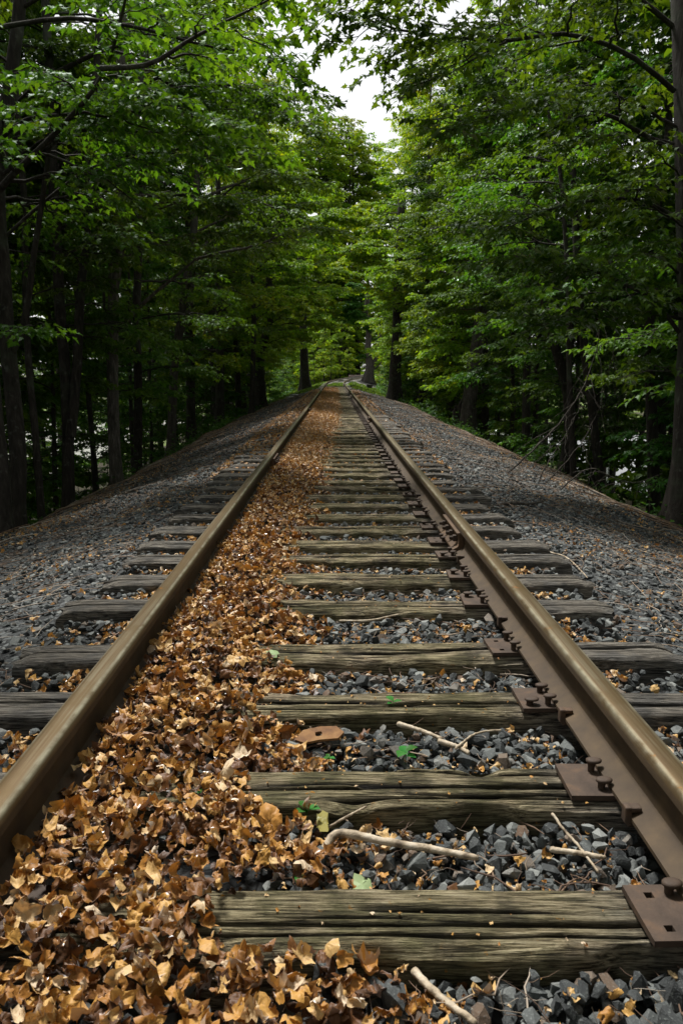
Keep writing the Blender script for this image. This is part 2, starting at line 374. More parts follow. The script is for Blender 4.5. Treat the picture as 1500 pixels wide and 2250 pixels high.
# ------------------------------------------------------------------ rails
PROF = [(.07,0),(.07,.010),(.052,.017),(.030,.027),(.015,.038),(.0095,.058),(.0085,.085),(.0105,.108),(.017,.122),(.033,.128),(.0360,.131),(.0362,.152),(.0340,.162),(.028,.168),(.017,.1715),(.006,.1722)]
PROF = PROF + [(-x,z) for x,z in PROF[::-1]]
PROF = np.array(PROF)
RX = .7175+.0355; RZ = .020
def rail_obj(side, y0, y1, label, notch=None):
    ys = [y0]
    while ys[-1] < y1-.01: ys.append(min(y1, ys[-1] + (.25 if ys[-1] < 20 else 1.0)))
    ys = np.array(ys); lat = side*RX
    wob = .004*noise(np.stack([ys*.35, 0*ys, 0*ys], -1), 11 if side > 0 else 17)*np.clip(ys/6,0,1) + .002*noise(np.stack([ys*.9,0*ys,0*ys],-1), 21)
    x0 = float(cx(y0)); root = (side*RX + 0.0, 0, RZ)
    k = len(PROF)
    V = np.zeros((len(ys), k, 3)); V[:,:,0] = PROF[None,:,0] + (cx(ys)+wob)[:,None]; V[:,:,1] = ys[:,None]; V[:,:,2] = PROF[None,:,1] + cz(ys)[:,None]
    i = np.arange(len(ys)*k).reshape(len(ys),k)
    q = np.stack([i[:-1,:], i[1:,:], np.roll(i,-1,1)[1:,:], np.roll(i,-1,1)[:-1,:]], -1).reshape(-1,4)
    caps = np.array([i[0,:], i[-1,::-1]])
    me = mesh('rail', V.reshape(-1,3), [q, caps], True)
    o = link('rail', me, None, M_RAIL); o.location = root
    try:
        me.set_sharp_from_angle(angle=math.radians(38))
    except Exception: pass
    return tag(o, label, 'rail', 'running rails')
RJ = [-7.1, 4.82, 16.7, 28.6, 150]; LJ = [-3.1, 8.85, 20.75, 32.6, 150]; G = .005
rails = []
for nm, side, J in (('right', 1, RJ), ('left', -1, LJ)):
    for i in range(4):
        w_ = ['nearest %s-hand rail length, brown with a worn top, running to the first joint' % nm,
              'second %s-hand rail length, between the first and second joints' % nm,
              'third %s-hand rail length, thin and bright, between the second and third joints' % nm,
              'farthest %s-hand rail length, curving away to the right in the distance' % nm][i]
        rails.append(rail_obj(side, J[i]+G/2, J[i+1]-G/2, w_))
# rail anchors gripping the foot between ties (parts of the rail)
def anchor(parent, side, y):
    A = Acc(); s = -side
    A.add(*box((s*.073, y, .012), (.018,.028,.044))); A.add(*box((s*.058, y, .0265), (.034,.028,.013)));  A.add(*box((s*.03, y, -.013), (.09,.026,.012)))
    o = link('rail_anchor', A.mesh('rail_anchor'), parent, M_RUST); bevel_mod(o, .004, 2); return o

def spike_mesh():
    A = Acc()
    k = 12; a = np.arange(k)/k*2*math.pi
    rings = []
    for (r, z, ox) in ((.008,-.03,0),(.0085,.006,0),(.010,.014,.001),(.0185,.018,.005),(.019,.023,.006),(.012,.0255,.005)):
        rings.append(np.stack([ox+np.cos(a)*r*1.15, np.sin(a)*r*.9, np.full(k,z)], -1))
    V = np.concatenate(rings); i = np.arange(len(V)).reshape(-1,k)
    q = np.stack([i[:-1], np.roll(i,-1,1)[:-1], np.roll(i,-1,1)[1:], i[1:]], -1).reshape(-1,4)
    A.add(V, q, i[-1:][:, :]); return A.mesh('spike', True)
SPIKE = spike_mesh()

def plate_mesh(holes, seed):
    """tie plate lying on a tie; local x towards the inside of the track, with two square holes"""
    A = Acc(); w, l, t = .165, .325, .014
    # grid with open cells
    xs = [-l/2, -.128, -.110, .110, .128, l/2]; ys = [-w/2, -.058, -.040, .040, .058, w/2]
    hol = {(1,1),(1,3),(3,1),(3,3)} if holes else set()
    def cellbox(i, j):
        return box(((xs[i]+xs[i+1])/2, (ys[j]+ys[j+1])/2, t/2), (xs[i+1]-xs[i], ys[j+1]-ys[j], t))
    V = []; F = []
    idx = {}
    def vid(i, j, k):
        if (i,j,k) not in idx:
            idx[(i,j,k)] = len(V)
            cut = .012 if (i in (0,5) and j in (0,5)) else 0
            V.append((xs[i]-np.sign(xs[i])*cut*0, ys[j], t*k + (.004 if (k and abs(xs[i])>.1 and False) else 0)))
        return idx[(i,j,k)]
    cells = [(i,j) for i in range(5) for j in range(5) if not ((i,j) in {(1,1),(1,3)} and holes) and not ((i,j) in {(3,1),(3,3)} and holes)]
    cs = set(cells)
    for (i,j) in cells:
        F.append([vid(i,j,1),vid(i+1,j,1),vid(i+1,j+1,1),vid(i,j+1,1)]); F.append([vid(i,j,0),vid(i,j+1,0),vid(i+1,j+1,0),vid(i+1,j,0)])
        for di,dj,a,b in ((-1,0,(i,j+1),(i,j)),(1,0,(i+1,j),(i+1,j+1)),(0,-1,(i,j),(i+1,j)),(0,1,(i+1,j+1),(i,j+1))):
            if (i+di,j+dj) not in cs:
                F.append([vid(*a,0),vid(*b,0),vid(*b,1),vid(*a,1)])
    return mesh('tie_plate', np.array(V), [np.array(F)[:, ::1]])
PLATE_H = plate_mesh(True, 0); PLATE_S = plate_mesh(False, 0)
for p_ in (PLATE_H, PLATE_S): p_.materials.append(M_RUST)
SPIKE.materials.append(M_RUST)

# ------------------------------------------------------------------ ties
def tie_mesh(seed, nx, ny, Lh=1.31, W=.228, H=.165):
    rs = np.random.RandomState(seed)
    nz_ = 7 if nx > 80 else 4
    # cross-section loop: top points (ny) then sides, bottom
    sec = [(-W/2 + W*j/(ny-1), 0.) for j in range(ny)] + [(W/2, -H*k/(nz_)) for k in range(1,nz_)] + [(W/2,-H)] + [(-W/2,-H)] + [(-W/2, -H*k/(nz_)) for k in range(nz_-1,0,-1)]
    sec = np.array(sec); k = len(sec); xs = np.linspace(-Lh, Lh, nx)
    Y = np.broadcast_to(sec[None,:,0], (nx,k)).copy(); Z = np.broadcast_to(sec[None,:,1], (nx,k)).copy(); X = np.broadcast_to(xs[:,None], (nx,k)).copy()
    # rounded arrises
    edge = np.clip((np.abs(Y)-(W/2-.022))/.022, 0, 1); Z = np.where(sec[None,:,1] > -.001, Z - edge**2*.014, Z)
    # irregular edge outline
    sgn = np.sign(Y); Y = Y + sgn*edge*(.013*fbm(np.stack([X*3.1, sgn*5, 0*X+seed], -1), seed)+.006*noise(np.stack([X*14, sgn*5, 0*X], -1), seed+1))
    topm = sec[None,:,1] > -.001
    g = fbm(np.stack([X*1.6, Y*55, 0*X+seed*3.1], -1), seed+5, 3)
    gfine = noise(np.stack([X*6, Y*160, 0*X+seed*3.1], -1), seed+8)
    low = fbm(np.stack([X*1.4, Y*3, 0*X+seed], -1), seed+9, 2)
    Z = np.where(topm, Z + g*.0035 + gfine*.0012 + low*.006, Z + low*.005)
    side = ~topm; Y = np.where(side, Y + sgn*.005*fbm(np.stack([X*1.5, 0*X, Z*40+seed], -1), seed+12, 3), Y)
    # cracks
    CR = np.zeros_like(X)
    for c in range(rs.randint(6,9)):
        yc = rs.uniform(-.09,.09); a = rs.uniform(-Lh,.7); b = a+rs.uniform(.4,1.6); cw = rs.uniform(.004,.008); cd = rs.uniform(.014,.03)
        if c == 0: a, b, cw, cd, yc = -Lh-.3, Lh+.3, .0075, .045, rs.uniform(-.03,.03)
        path = yc + .026*noise(np.stack([X*1.7+c*9, 0*X, 0*X], -1), seed+20+c)+.004*noise(np.stack([X*9+c*9, 0*X, 0*X], -1), seed+40+c)
        wgt = np.clip((X-a)/.2,0,1)*np.clip((b-X)/.2,0,1)
        Z = np.where(topm, Z - wgt*cd*np.exp(-((Y-path)/cw)**2), Z); CR = np.maximum(CR, np.where(topm, np.clip(wgt*1.8*np.exp(-((Y-path)/(cw*1.1))**2),0,1), 0))
    # broken hollows
    for c in range(7):
        xc = rs.uniform(-1,1); yc = rs.choice([-1,1])*W/2
        Z = np.where(topm, Z - rs.uniform(.012,.03)*np.exp(-((X-xc)/rs.uniform(.03,.2))**2-((Y-yc)/rs.uniform(.012,.035))**2), Z)
    # worn ends
    e = np.clip((np.abs(X)-(Lh-.10))/.10,0,1); Z = np.where(topm, Z - e**2*(.022+.012*noise(np.stack([Y*22, 0*Y, 0*Y+seed], -1), seed+30)), Z)
    ex = .03*noise(np.stack([Y*26, Z*16, np.sign(X)*3+seed], -1), seed+31); X = np.where(np.abs(X) > Lh-.02, X+np.sign(X)*ex, X)
    V = np.stack([X,Y,Z], -1).reshape(-1,3); i = np.arange(nx*k).reshape(nx,k)
    q = np.stack([i[:-1], i[1:], np.roll(i,-1,1)[1:], np.roll(i,-1,1)[:-1]], -1).reshape(-1,4)
    c0 = len(V); V = np.concatenate([V, [[V[i[0],0].mean()+.012, 0, -H/2],[V[i[-1],0].mean()-.012,0,-H/2]]])
    t0 = np.stack([np.roll(i[0],-1), i[0], np.full(k,c0)], -1)[:, ::-1]*0+np.stack([i[0], np.roll(i[0],-1), np.full(k,c0)], -1); t1 = np.stack([np.roll(i[-1],-1), i[-1], np.full(k,c0+1)], -1)
    me = mesh('crosstie', V, [q, np.concatenate([t0,t1])], True, {'crk': np.concatenate([CR.ravel(),[0,0]])}); me.materials.append(M_TIE)
    try: me.set_sharp_from_angle(angle=math.radians(50))
    except Exception: pass
    return me
rng = random.Random(7)
far_edges = [1.452,1.965,2.50,2.986,3.617,4.094,4.572,4.96,5.44,5.93]
tie_y = [.90, 1.405] + [d-.058 for d in far_edges[1:]]
while tie_y[-1] < 62: tie_y.append(tie_y[-1] + rng.uniform(.47,.56))
TM_HI = [tie_mesh(100+i, 340, 76) for i in range(7)]; TM_MID = [tie_mesh(200+i, 140, 30) for i in range(6)]; TM_LO = [tie_mesh(300+i, 40, 8) for i in range(5)]
ORD1 = 'zeroth first second third fourth fifth sixth seventh eighth ninth tenth eleventh twelfth thirteenth fourteenth fifteenth sixteenth seventeenth eighteenth nineteenth'.split()
TENS = {20:'twent',30:'thirt',40:'fort',50:'fift',60:'sixt',70:'sevent',80:'eight',90:'ninet'}
def ordinal(n):
    if n < 20: return ORD1[n]
    if n >= 100: return 'one hundred and '+ordinal(n-100) if n > 100 else 'hundredth'
    t = n//10*10
    return TENS[t]+('ieth' if n == t else 'y-'+ORD1[n-t])
looks = ['cracked broad tie with deep grain', 'mossy green-topped tie', 'pale split tie', 'long grey tie with a lengthwise crack', 'narrow mossy tie', 'dark mossy tie', 'silvery grey tie']
TIES = []
for n, y in enumerate(tie_y):
    root = empty('railway_tie', (cx(y) + rng.uniform(-.05,.05), y, float(cz(y)) - (.0 if n < 11 else rng.uniform(0,.012))), rng.uniform(-.012,.012))
    me = TM_HI[(n-1)%7] if 1 <= n <= 7 else (TM_MID[n%6] if n < 26 else TM_LO[n%5])
    o = link('wooden_beam', me, root)
    w = {1:.80,2:.84}.get(n, rng.uniform(.72,.88)); o.scale = (rng.uniform(.985,1.02)*(1 if n < 8 else rng.choice([-1,1])), w, 1)
    if n == 0: lab = 'closest crosstie, just below the bottom edge of the picture'
    elif n <= 7: lab = '%s, %s full crosstie from the camera, beyond stone ballast' % (looks[n-1], ordinal(n))
    else: lab = 'weathered wooden crosstie under the rails, %s full one from the camera' % ordinal(n)
    tag(root, lab, 'railway tie', 'wooden crossties under the rails')
    for side in (-1, 1):
        if n > 60: continue
        holes = n in (1,4,8,11,13) and side > 0
        pl = link('tie_plate', PLATE_H if holes or n < 1 else PLATE_S, root)
        pl.location = (side*(RX-.012)-root.location.x+float(cx(y)), rng.uniform(-.01,.01), .0055); pl.rotation_euler = (0, 0, rng.uniform(-.03,.03)+ (0 if side > 0 else math.pi))
        if n < 30:
            for dy in ((-.052, .052) if n != 1 else (.052,)):
                s = link('spike', SPIKE, pl); s.location = ((-.0875+.012)*1.0, dy+rng.uniform(-.01,.01), .013+rng.uniform(.0,.010)); s.scale=(1.0,.95,1.1)
                s2 = link('spike', SPIKE, pl); s2.location = (.0945, dy, .013); s2.rotation_euler = (0,0,math.pi)
            if n in (3,5,6,7,9,12) and side > 0:
                s = link('spike', SPIKE, pl); s.location = (-.135, rng.choice([-.05,.05,.0]), .012); s.scale=(1.1,1.1,1.0)
    TIES.append((y, root))
for y in (1.72, 2.27, 3.2, 4.33, 6.6): anchor(rails[0] if y < 4.8 else rails[1], 1, y)
for y in (2.3, 3.4, 5.6): anchor(rails[4], -1, y)

# joint bars: angle bar with square bolts, both faces of the web
def joint(side, y, label):
    root = empty('joint_bar', (side*RX, y, RZ))
    for s in (-1, 1):
        A = Acc(); ln = .62
        pr = np.array([(.0125,.034),(.074,.0110),(.080,.014),(.080,.026),(.050,.042),(.044,.052),(.042,.085),(.046,.108),(.056,.118),(.056,.126),(.0365,.1275),(.020,.120),(.0125,.108)])
        pr[:,0] *= s; k = len(pr)
        V = np.array([[[x, yy, z] for x,z in pr] for yy in (-ln/2, ln/2)]).reshape(-1,3); i = np.arange(2*k).reshape(2,k)
        q = np.stack([i[:-1], i[1:], np.roll(i,-1,1)[1:], np.roll(i,-1,1)[:-1]], -1).reshape(-1,4)
        A.add(V, q, np.array([i[0], i[1][::-1]]))
        b = link('bar', A.mesh('bar'), root, M_RUST_J); bevel_mod(b, .002, 2)
        for yy in (-.23,-.08,.08,.23):
            A = Acc(); A.add(*box((s*.055, yy, .080), (.028,.036,.036))); k = 10; a = np.arange(k)/k*2*math.pi
            ring = lambda x, r: np.stack([np.full(k, s*x), yy+np.cos(a)*r, .082+np.sin(a)*r], -1)
            V = np.concatenate([ring(.06,.012), ring(.088,.012), ring(.090,.008)]); i = np.arange(3*k).reshape(3,k)
            A.add(V, np.stack([i[:-1], np.roll(i,-1,1)[:-1], np.roll(i,-1,1)[1:], i[1:]], -1).reshape(-1,4), i[-1:])
            nb = link('bolt', A.mesh('bolt'), root, M_RUST); bevel_mod(nb, .003, 2)
    return tag(root, label, 'joint bar', 'bolted rail joint bars')
M_RUST_J = steel('rust_joint', [(.3,(.06,.036,.020)),(.6,(.10,.06,.032)),(.8,(.14,.085,.042))], .7)
joint(1, RJ[1], 'nearest bolted joint bar on the right-hand rail, beside stacked tie plates'); joint(1, RJ[2], 'small distant joint bar on the right-hand rail')
joint(-1, LJ[1], 'nearest joint bar on the left-hand rail, rising from the orange leaves'); joint(-1, LJ[2], 'small distant joint bar on the left-hand rail, above the orange leaves')

# ------------------------------------------------------------------ ballast stones
def hull_variants(nv, npts, seed, flat=.72):
    import bmesh
    rs = np.random.RandomState(seed); out = []
    for i in range(nv):
        p = norm(rs.normal(size=(npts,3)))*rs.uniform(.75,1.0,(npts,1)); p *= np.array([rs.uniform(.85,1.25), rs.uniform(.75,1.0), rs.uniform(.5,flat+.1)])
        bm = bmesh.new()
        for q in p: bm.verts.new(q)
        bmesh.ops.convex_hull(bm, input=bm.verts[:]); 
        bmesh.ops.delete(bm, geom=[v for v in bm.verts if not v.link_faces], context='VERTS')
        bm.verts.index_update()
        V = np.array([v.co[:] for v in bm.verts]); F = np.array([[v.index for v in f.verts] for f in bm.faces if len(f.verts)==3]); bm.free()
        out.append((V, F))
    return out
def rotmats(rs, n, tilt):
    ax = norm(rs.normal(size=(n,3))*np.array([1,1,0])+1e-6); th = rs.uniform(-tilt, tilt, n)
    az = rs.uniform(0, 2*math.pi, n)
    c, s = np.cos(az), np.sin(az); Rz = np.zeros((n,3,3)); Rz[:,0,0]=c; Rz[:,0,1]=-s; Rz[:,1,0]=s; Rz[:,1,1]=c; Rz[:,2,2]=1
    K = np.zeros((n,3,3)); K[:,0,1]=-ax[:,2]; K[:,0,2]=ax[:,1]; K[:,1,0]=ax[:,2]; K[:,1,2]=-ax[:,0]; K[:,2,0]=-ax[:,1]; K[:,2,1]=ax[:,0]
    R = np.eye(3)[None]+np.sin(th)[:,None,None]*K+(1-np.cos(th))[:,None,None]*(K@K)
    return R@Rz
def scatter(A, variants, pos, scale, rs, tilt, rnd=None):
    n = len(pos); R = rotmats(rs, n, tilt); vi = rs.randint(0, len(variants), n)
    if rnd is None: rnd = rs.rand(n)
    for v, (V, F) in enumerate(variants):
        sel = np.where(vi == v)[0]
        if not len(sel): continue
        W = np.einsum('nij,vj->nvi', R[sel], V)*scale[sel][:,None,None] + pos[sel][:,None,:]
        Fi = (F[None]+(np.arange(len(sel))*len(V))[:,None,None]).reshape(-1, F.shape[1])
        A.add(W.reshape(-1,3), Fi, a=np.repeat(rnd[sel], len(V)))
def leafedge(y):
    y = np.asarray(y, dtype=float)
    b = np.interp(y, [0,1.2,1.7,2.2,3.3,5,8,14,22,60], [.15,.12,-.03,-.13,-.10,-.10,-.10,.05,.22,.26])
    return b + .09*noise(np.stack([y*1.9, 0*y, 0*y], -1), 41) + .05*noise(np.stack([y*6, 0*y, 0*y], -1), 42)
def in_tie(x, y, m=0.0):
    r = np.zeros(len(x), bool); l = np.abs(x - cx(y))
    ty = np.array(tie_y); j = np.clip(np.searchsorted(ty, y), 1, len(ty)-1)
    for jj in (j-1, j): r |= (np.abs(y-ty[jj]) < .108+m) & (l < 1.31+m)
    return r
STV = hull_variants(28, 13, 5)
rs = np.random.RandomState(3)
A = Acc()
def stones(x0, x1, y0, y1, dens, smin, smax, zoff, tilt=.9, cribs=False, far=False):
    n = int((x1-x0)*(y1-y0)*dens); x = rs.uniform(x0,x1,n); y = rs.uniform(y0,y1,n)
    keep = ~in_tie(x, y, -.012)
    s = rs.uniform(smin, smax, n)*rs.choice([.7,1,1,1.2], n)
    if cribs:
        keep &= (x > leafedge(y)-.22) | (rs.rand(n) < .1); keep &= ~((np.abs(np.abs(x)-RX) < .05))
    if not cribs: # thin out towards brown patches and shoulders
        br = fbm(np.stack([x*.8, y*.5, 0*x], -1), 77, 3); l = np.abs(x)
        keep &= ((br*.5 - (l-3.0)*.35) > -.45+rs.rand(n)*.25) & (l > .80)
        keep &= ~((np.abs(np.abs(x)-RX) < .06))
    x, y, s = x[keep], y[keep], s[keep]
    x = x + cx(y)
    l_ = np.abs(x-cx(y)); ty = np.array(tie_y); j = np.clip(np.searchsorted(ty, y),1,len(ty)-1); dt = np.minimum(np.abs(y-ty[j]),np.abs(y-ty[j-1]))
    z = gz(x, y) + zoff + rs.uniform(-.02,.016,len(x)) + np.where(l_ < 1.25, .086*np.clip((dt-.088)/.03,0,1)**.7, 0)*(rs.rand(len(x))**.35)
    scatter(A, STV, np.stack([x,y,z],-1), s, rs, tilt)
stones(-.72,.74,.75,7,2600,.014,.026,-.004,1.2,True); stones(-.5,.7,7,20,900,.018,.028,-.005,1.2,True)
stones(-.70,.74,.75,7,260,.027,.037,.0,1.2,True)
stones(-4.6,-.8,1.0,9,900,.014,.027,.0); stones(.8,5.0,1.0,9,950,.014,.027,.0)
stones(-4.4,-.8,9,22,520,.018,.034,.0); stones(.8,4.8,9,22,620,.018,.034,.0)
stones(.8,4.6,22,52,260,.024,.045,.0); stones(-4.3,-.8,22,50,220,.024,.045,.0)
tag(link('ballast_gravel', A.mesh('ballast_gravel'), None, M_STONE), 'blue-grey crushed stone ballast between the ties and down both shoulders', 'gravel', None, 'stuff')

# ------------------------------------------------------------------ dead leaves
def dead_variants(nv, seed, hi=True):
    r = np.random.RandomState(seed); out = []
    half = [(.0,0.),(.16,-.08),(.34,-.10),(.38,.06),(.47,.14),(.56,.36),(.46,.42),(.34,.48),(.33,.62),(.24,.76),(.13,.84),(0,1.0)]
    for v in range(nv):
        pts = np.array([(x,y) for x,y in half]+[(-x,y) for x,y in half[-2:0:-1]], dtype=float)
        pts += r.normal(scale=.035, size=pts.shape); pts[:,0] *= r.uniform(.7,1.1); n = len(pts)
        c = np.array([0,.35])
        ringk = [1.0,.66,.33] if hi else [1.0,.5]
        P2 = np.concatenate([c+(pts-c)*k for k in ringk]+[c[None]])
        i = np.arange(len(ringk)*n).reshape(-1,n); ci = len(ringk)*n
        tris = []
        for a in range(len(ringk)-1):
            for j in range(n):
                j2 = (j+1)%n; tris += [[i[a,j],i[a,j2],i[a+1,j2]],[i[a,j],i[a+1,j2],i[a+1,j]]]
        for j in range(n): tris.append([i[-1,j], i[-1,(j+1)%n], ci])
        x = P2[:,0]; y = P2[:,1]-.35
        th = r.uniform(0,math.pi) if r.rand()<.6 else 0.; u = x*math.cos(th)+y*math.sin(th); w = -x*math.sin(th)+y*math.cos(th)
        K = r.uniform(1.4,5.2)*(1 if r.rand() < .75 else -1)         # roll about axis w
        aa = u*K; U = np.sin(aa)/K; Z = (1-np.cos(aa))/K
        k2 = r.uniform(-.9,1.2); Z = Z + k2*w*w
        rough_ = .15*noise(np.stack([x*4+v*5,y*4,0*x],-1), seed+v)+.08*noise(np.stack([x*9+v*5,y*9,0*x],-1), seed+v+1)
        Z = Z + rough_ - .25*np.abs(x)*r.uniform(-.5,1)
        out.append((np.stack([U*math.cos(th)-w*math.sin(th), U*math.sin(th)+w*math.cos(th), Z], -1), np.array(tris)))
    return out
DV = dead_variants(30, 9, True); DVL = dead_variants(12, 19, False)
rs = np.random.RandomState(12); A = Acc()
def pile_z(x, y):
    e = leafedge(y); t = np.clip((e+.05-x)/.40, 0, 1)
    return -.055 + t*(.105) + .03*np.clip((-.45-x)/.15,0,1) - .03*np.clip((-.64-x)/.06,0,1) + .014*noise(np.stack([x*3.3,y*3.3,0*x],-1), 61)*t 
depth_shade = [None]  # deeper leaves coloured darker, painting shade into the gaps of the pile
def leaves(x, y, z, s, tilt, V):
    scatter(A, V, np.stack([x+cx(y), y, z+cz(y)],-1), s, rs, tilt, np.clip((rs.beta(1.5,1.15,len(x))*(.25+.75*depth_shade[0]) if depth_shade[0] is not None else rs.beta(3.2,1.5,len(x))),0,1)); depth_shade[0]=None
def carpet(y0, y1, dens, smin, smax, V, tilt):
    n = int(1.5*(y1-y0)*dens); x = rs.uniform(-.72,.78,n); y = rs.uniform(y0,y1,n); e = leafedge(y)
    it = in_tie(x,y); e = np.where(it, np.minimum(e, np.interp(y,[0,7,10,18,60],[-.27,-.27,-.15,.1,.2])+.05*noise(np.stack([x*0,y*3.1,0*x],-1),47)), e)
    p = np.clip((e-x)/(.07+.25*(~it))+.5, 0, 1)
    keep = rs.rand(n) < p; x, y = x[keep], y[keep]
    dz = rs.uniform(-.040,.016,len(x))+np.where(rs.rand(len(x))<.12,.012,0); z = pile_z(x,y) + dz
    depth_shade[0] = np.clip((dz+.030)/.030, .0, 1) if y1 < 10 else None
    leaves(x, y, z, rs.uniform(smin,smax,len(x))*rs.choice([.65,.8,1,1.15],len(x)), tilt, V)
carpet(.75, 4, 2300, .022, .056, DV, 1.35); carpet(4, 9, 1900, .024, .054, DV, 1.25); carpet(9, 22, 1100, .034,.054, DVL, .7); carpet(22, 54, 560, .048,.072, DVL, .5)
# strays: cribs, outside the rails, shoulders
def strays(x0,x1,y0,y1,dens,smin,smax,V,crib=False,tilt=1.0, z0=.012, patch=False):
    n = int((x1-x0)*(y1-y0)*dens); x = rs.uniform(x0,x1,n); y = rs.uniform(y0,y1,n)
    keep = (~in_tie(x,y,.01)) if crib else np.ones(n,bool); keep &= np.abs(np.abs(x)-RX) > .075
    if patch: keep &= fbm(np.stack([x*1.1,y*1.1,0*x],-1), 88, 2)+rs.rand(n)*.5 > .35
    x,y = x[keep],y[keep]
    if not len(x): return
    z = gz(x+cx(y),y)-cz(y)+rs.uniform(-.005,.02,len(x))+z0+np.where(np.abs(x)<1.2,.062,0)
    leaves(x,y,z,rs.uniform(smin,smax,len(x)),tilt,V)
strays(-.25,.70,.75,9,190,.016,.040,DV,True); strays(-.25,.70,.75,7,420,.006,.014,DVL,True); strays(-.1,.7,9,30,150,.03,.05,DVL,True)
strays(-1.05,-.80,.9,9,700,.026,.05,DV,True); strays(.80,1.05,.9,9,650,.022,.045,DV,True); strays(-1.32,-1.05,.9,9,160,.026,.05,DV,True); strays(1.05,1.32,.9,9,150,.022,.045,DV,True)
strays(-1.5,-.8,9,48,300,.035,.06,DVL,False,.6); strays(.8,1.4,9,48,240,.035,.06,DVL,False,.6)
strays(-4.3,-1.3,1.5,14,12,.025,.045,DV); strays(1.3,4.6,1.5,14,13,.025,.045,DV,patch=True); strays(-3.6,-1.3,14,50,30,.035,.055,DVL,patch=True); strays(1.3,4.0,14,48,22,.03,.05,DVL,patch=True)
strays(-4.3,-1.3,1.5,16,260,.008,.020,DVL,patch=True); strays(1.3,4.8,1.5,16,260,.008,.020,DVL,patch=True); strays(-4.6,-2.8,1.5,30,90,.02,.04,DVL); strays(3.2,5.0,1.5,30,90,.02,.04,DVL)
# a few crumbs on the tie tops
n = 420; x = rs.uniform(-.3,.62,n); y = np.array(tie_y)[rs.randint(0,12,n)]+rs.uniform(-.1,.1,n)
leaves(x,y,np.full(n,.005),rs.uniform(.004,.012,n),.4,DVL)
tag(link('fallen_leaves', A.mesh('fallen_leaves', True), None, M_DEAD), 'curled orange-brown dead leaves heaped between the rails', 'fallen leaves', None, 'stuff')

# twigs, needles and stalks littering the stones
rs = np.random.RandomState(33); A = Acc()
def litter(x0,x1,y0,y1,n,l0,l1,r,zo=.018, pale=False):
    x = rs.uniform(x0,x1,n); y = rs.uniform(y0,y1,n); a = rs.uniform(0,math.pi,n); ln = rs.uniform(l0,l1,n); bend = rs.normal(scale=.25,size=n)
    t = np.linspace(-.5,.5,6)[None,:]; d = np.stack([np.cos(a),np.sin(a)],-1); pn = np.stack([-d[:,1],d[:,0]],-1)
    w = bend[:,None]*(t*t*1.5)*ln[:,None] + .03*ln[:,None]*rs.normal(size=(n,6))
    X = x[:,None]+t*ln[:,None]*d[:,:1]+w*pn[:,:1]; Y = y[:,None]+t*ln[:,None]*d[:,1:]+w*pn[:,1:]
    X = X + cx(Y)
    Z = gz(X,Y)+zo+np.where(np.abs(X-cx(Y))<1.1,.065,0)+rs.uniform(-.004,.012,(n,1))+.012*rs.normal(size=(n,1))*t*2
    R = np.broadcast_to(r*rs.uniform(.5,1.4,(n,1)),(n,6))*np.array([.6,1,1,1,.8,.4])[None]
    V,q = tubes(np.stack([X,Y,Z],-1),R,4); A.add(V,q,a=np.repeat(rs.rand(n)**(.7 if pale else 1.3),24))
litter(-.2,.68,.8,7,900,.02,.11,.0011); litter(-.25,.68,.8,4.5,120,.08,.22,.0026)
litter(-4.6,-1.2,1.5,14,1800,.05,.35,.0020,.022,True); litter(1.2,4.9,1.5,14,1900,.05,.35,.0020,.022,True)
litter(-4.8,-1.3,14,45,900,.15,.6,.004,.03,True); litter(1.3,4.9,14,45,900,.15,.6,.004,.03,True)
litter(-4.8,-3.3,3,45,1000,.3,1.2,.006,.04,True); litter(3.4,5.0,3,45,900,.3,1.1,.006,.04,True)
tag(link('twig_litter', A.mesh('twig_litter', True), None, M_LITTER), 'thin dry twigs and stalks strewn over the stones', 'twigs', None, 'stuff')

# ------------------------------------------------------------------ small things lying on the track
def GP(px, py, z=-.03):
    """where the sight line through a photo pixel meets the height z"""
    d = P(px, py, 1.0)-CAM; t = (z-CAM[2])/d[2]; return CAM+d*t
rs = np.random.RandomState(71)
def stick(pts, r, z, label, name='stick', mat=None, knots=True, group='sticks lying on the ballast', cat='stick'):
    p = np.array([GP(x,y,z) if not isinstance(z,(list,tuple)) else GP(x,y,z[i]) for i,(x,y) in enumerate(pts)])
    if 'fallen' in name or 'root' in name:
        q = []
        for (x,y) in pts:
            zz = -.3
            for _ in range(12): g = GP(x,y,zz); zz = .5*zz+.5*(float(gz(g[0],g[1]))+r*.8+.01)
            q.append(GP(x,y,zz))
        p = np.array(q)
    n = 26; c = resample(p, n); base = c[0].copy(); c = c-base; c += .0006*rs.normal(size=c.shape)
    R = r*np.linspace(1.05,.75,n)*(1+.06*rs.normal(size=n)); R[0]*=.8; R[-1]*=.7
    V,q = tubes(c[None], R[None], 10); i = np.arange(n*10).reshape(n,10)
    me = mesh(name, V, [q, np.array([i[0][::-1], i[-1]])], True); mat = M_BARK_MID if 'fallen' in name else mat
    o = link(name, me, None, mat or M_STICK); o.location = base
    return tag(o, label, cat, group)
stick([(705,1880),(722,1852),(748,1830),(850,1850),(950,1866),(1050,1886)], .0105, [-.035,-.015,.0,-.005,-.012,-.018], 'thick pale crooked stick with a bent end, lying between the first and second ties')
stick([(873,1590),(920,1604),(972,1624)], .008, [-.02,-.025,-.03], 'short brown stick between the second and third ties, left of the two')
stick([(962,1628),(1000,1640),(1030,1655)], .0085, [-.025,-.03,-.03], 'short reddish broken stick between the second and third ties, right of the two')
stick([(1212,1788),(1235,1820),(1275,1865),(1312,1915)], .0038, [.01,-.005,-.02,-.03], 'thin pale twig leaning on stones near the right rail')
stick([(1208,1866),(1260,1873),(1330,1884)], .007, [-.02,-.02,-.022], 'short split pale stick near the right rail, crossed by a thin twig')
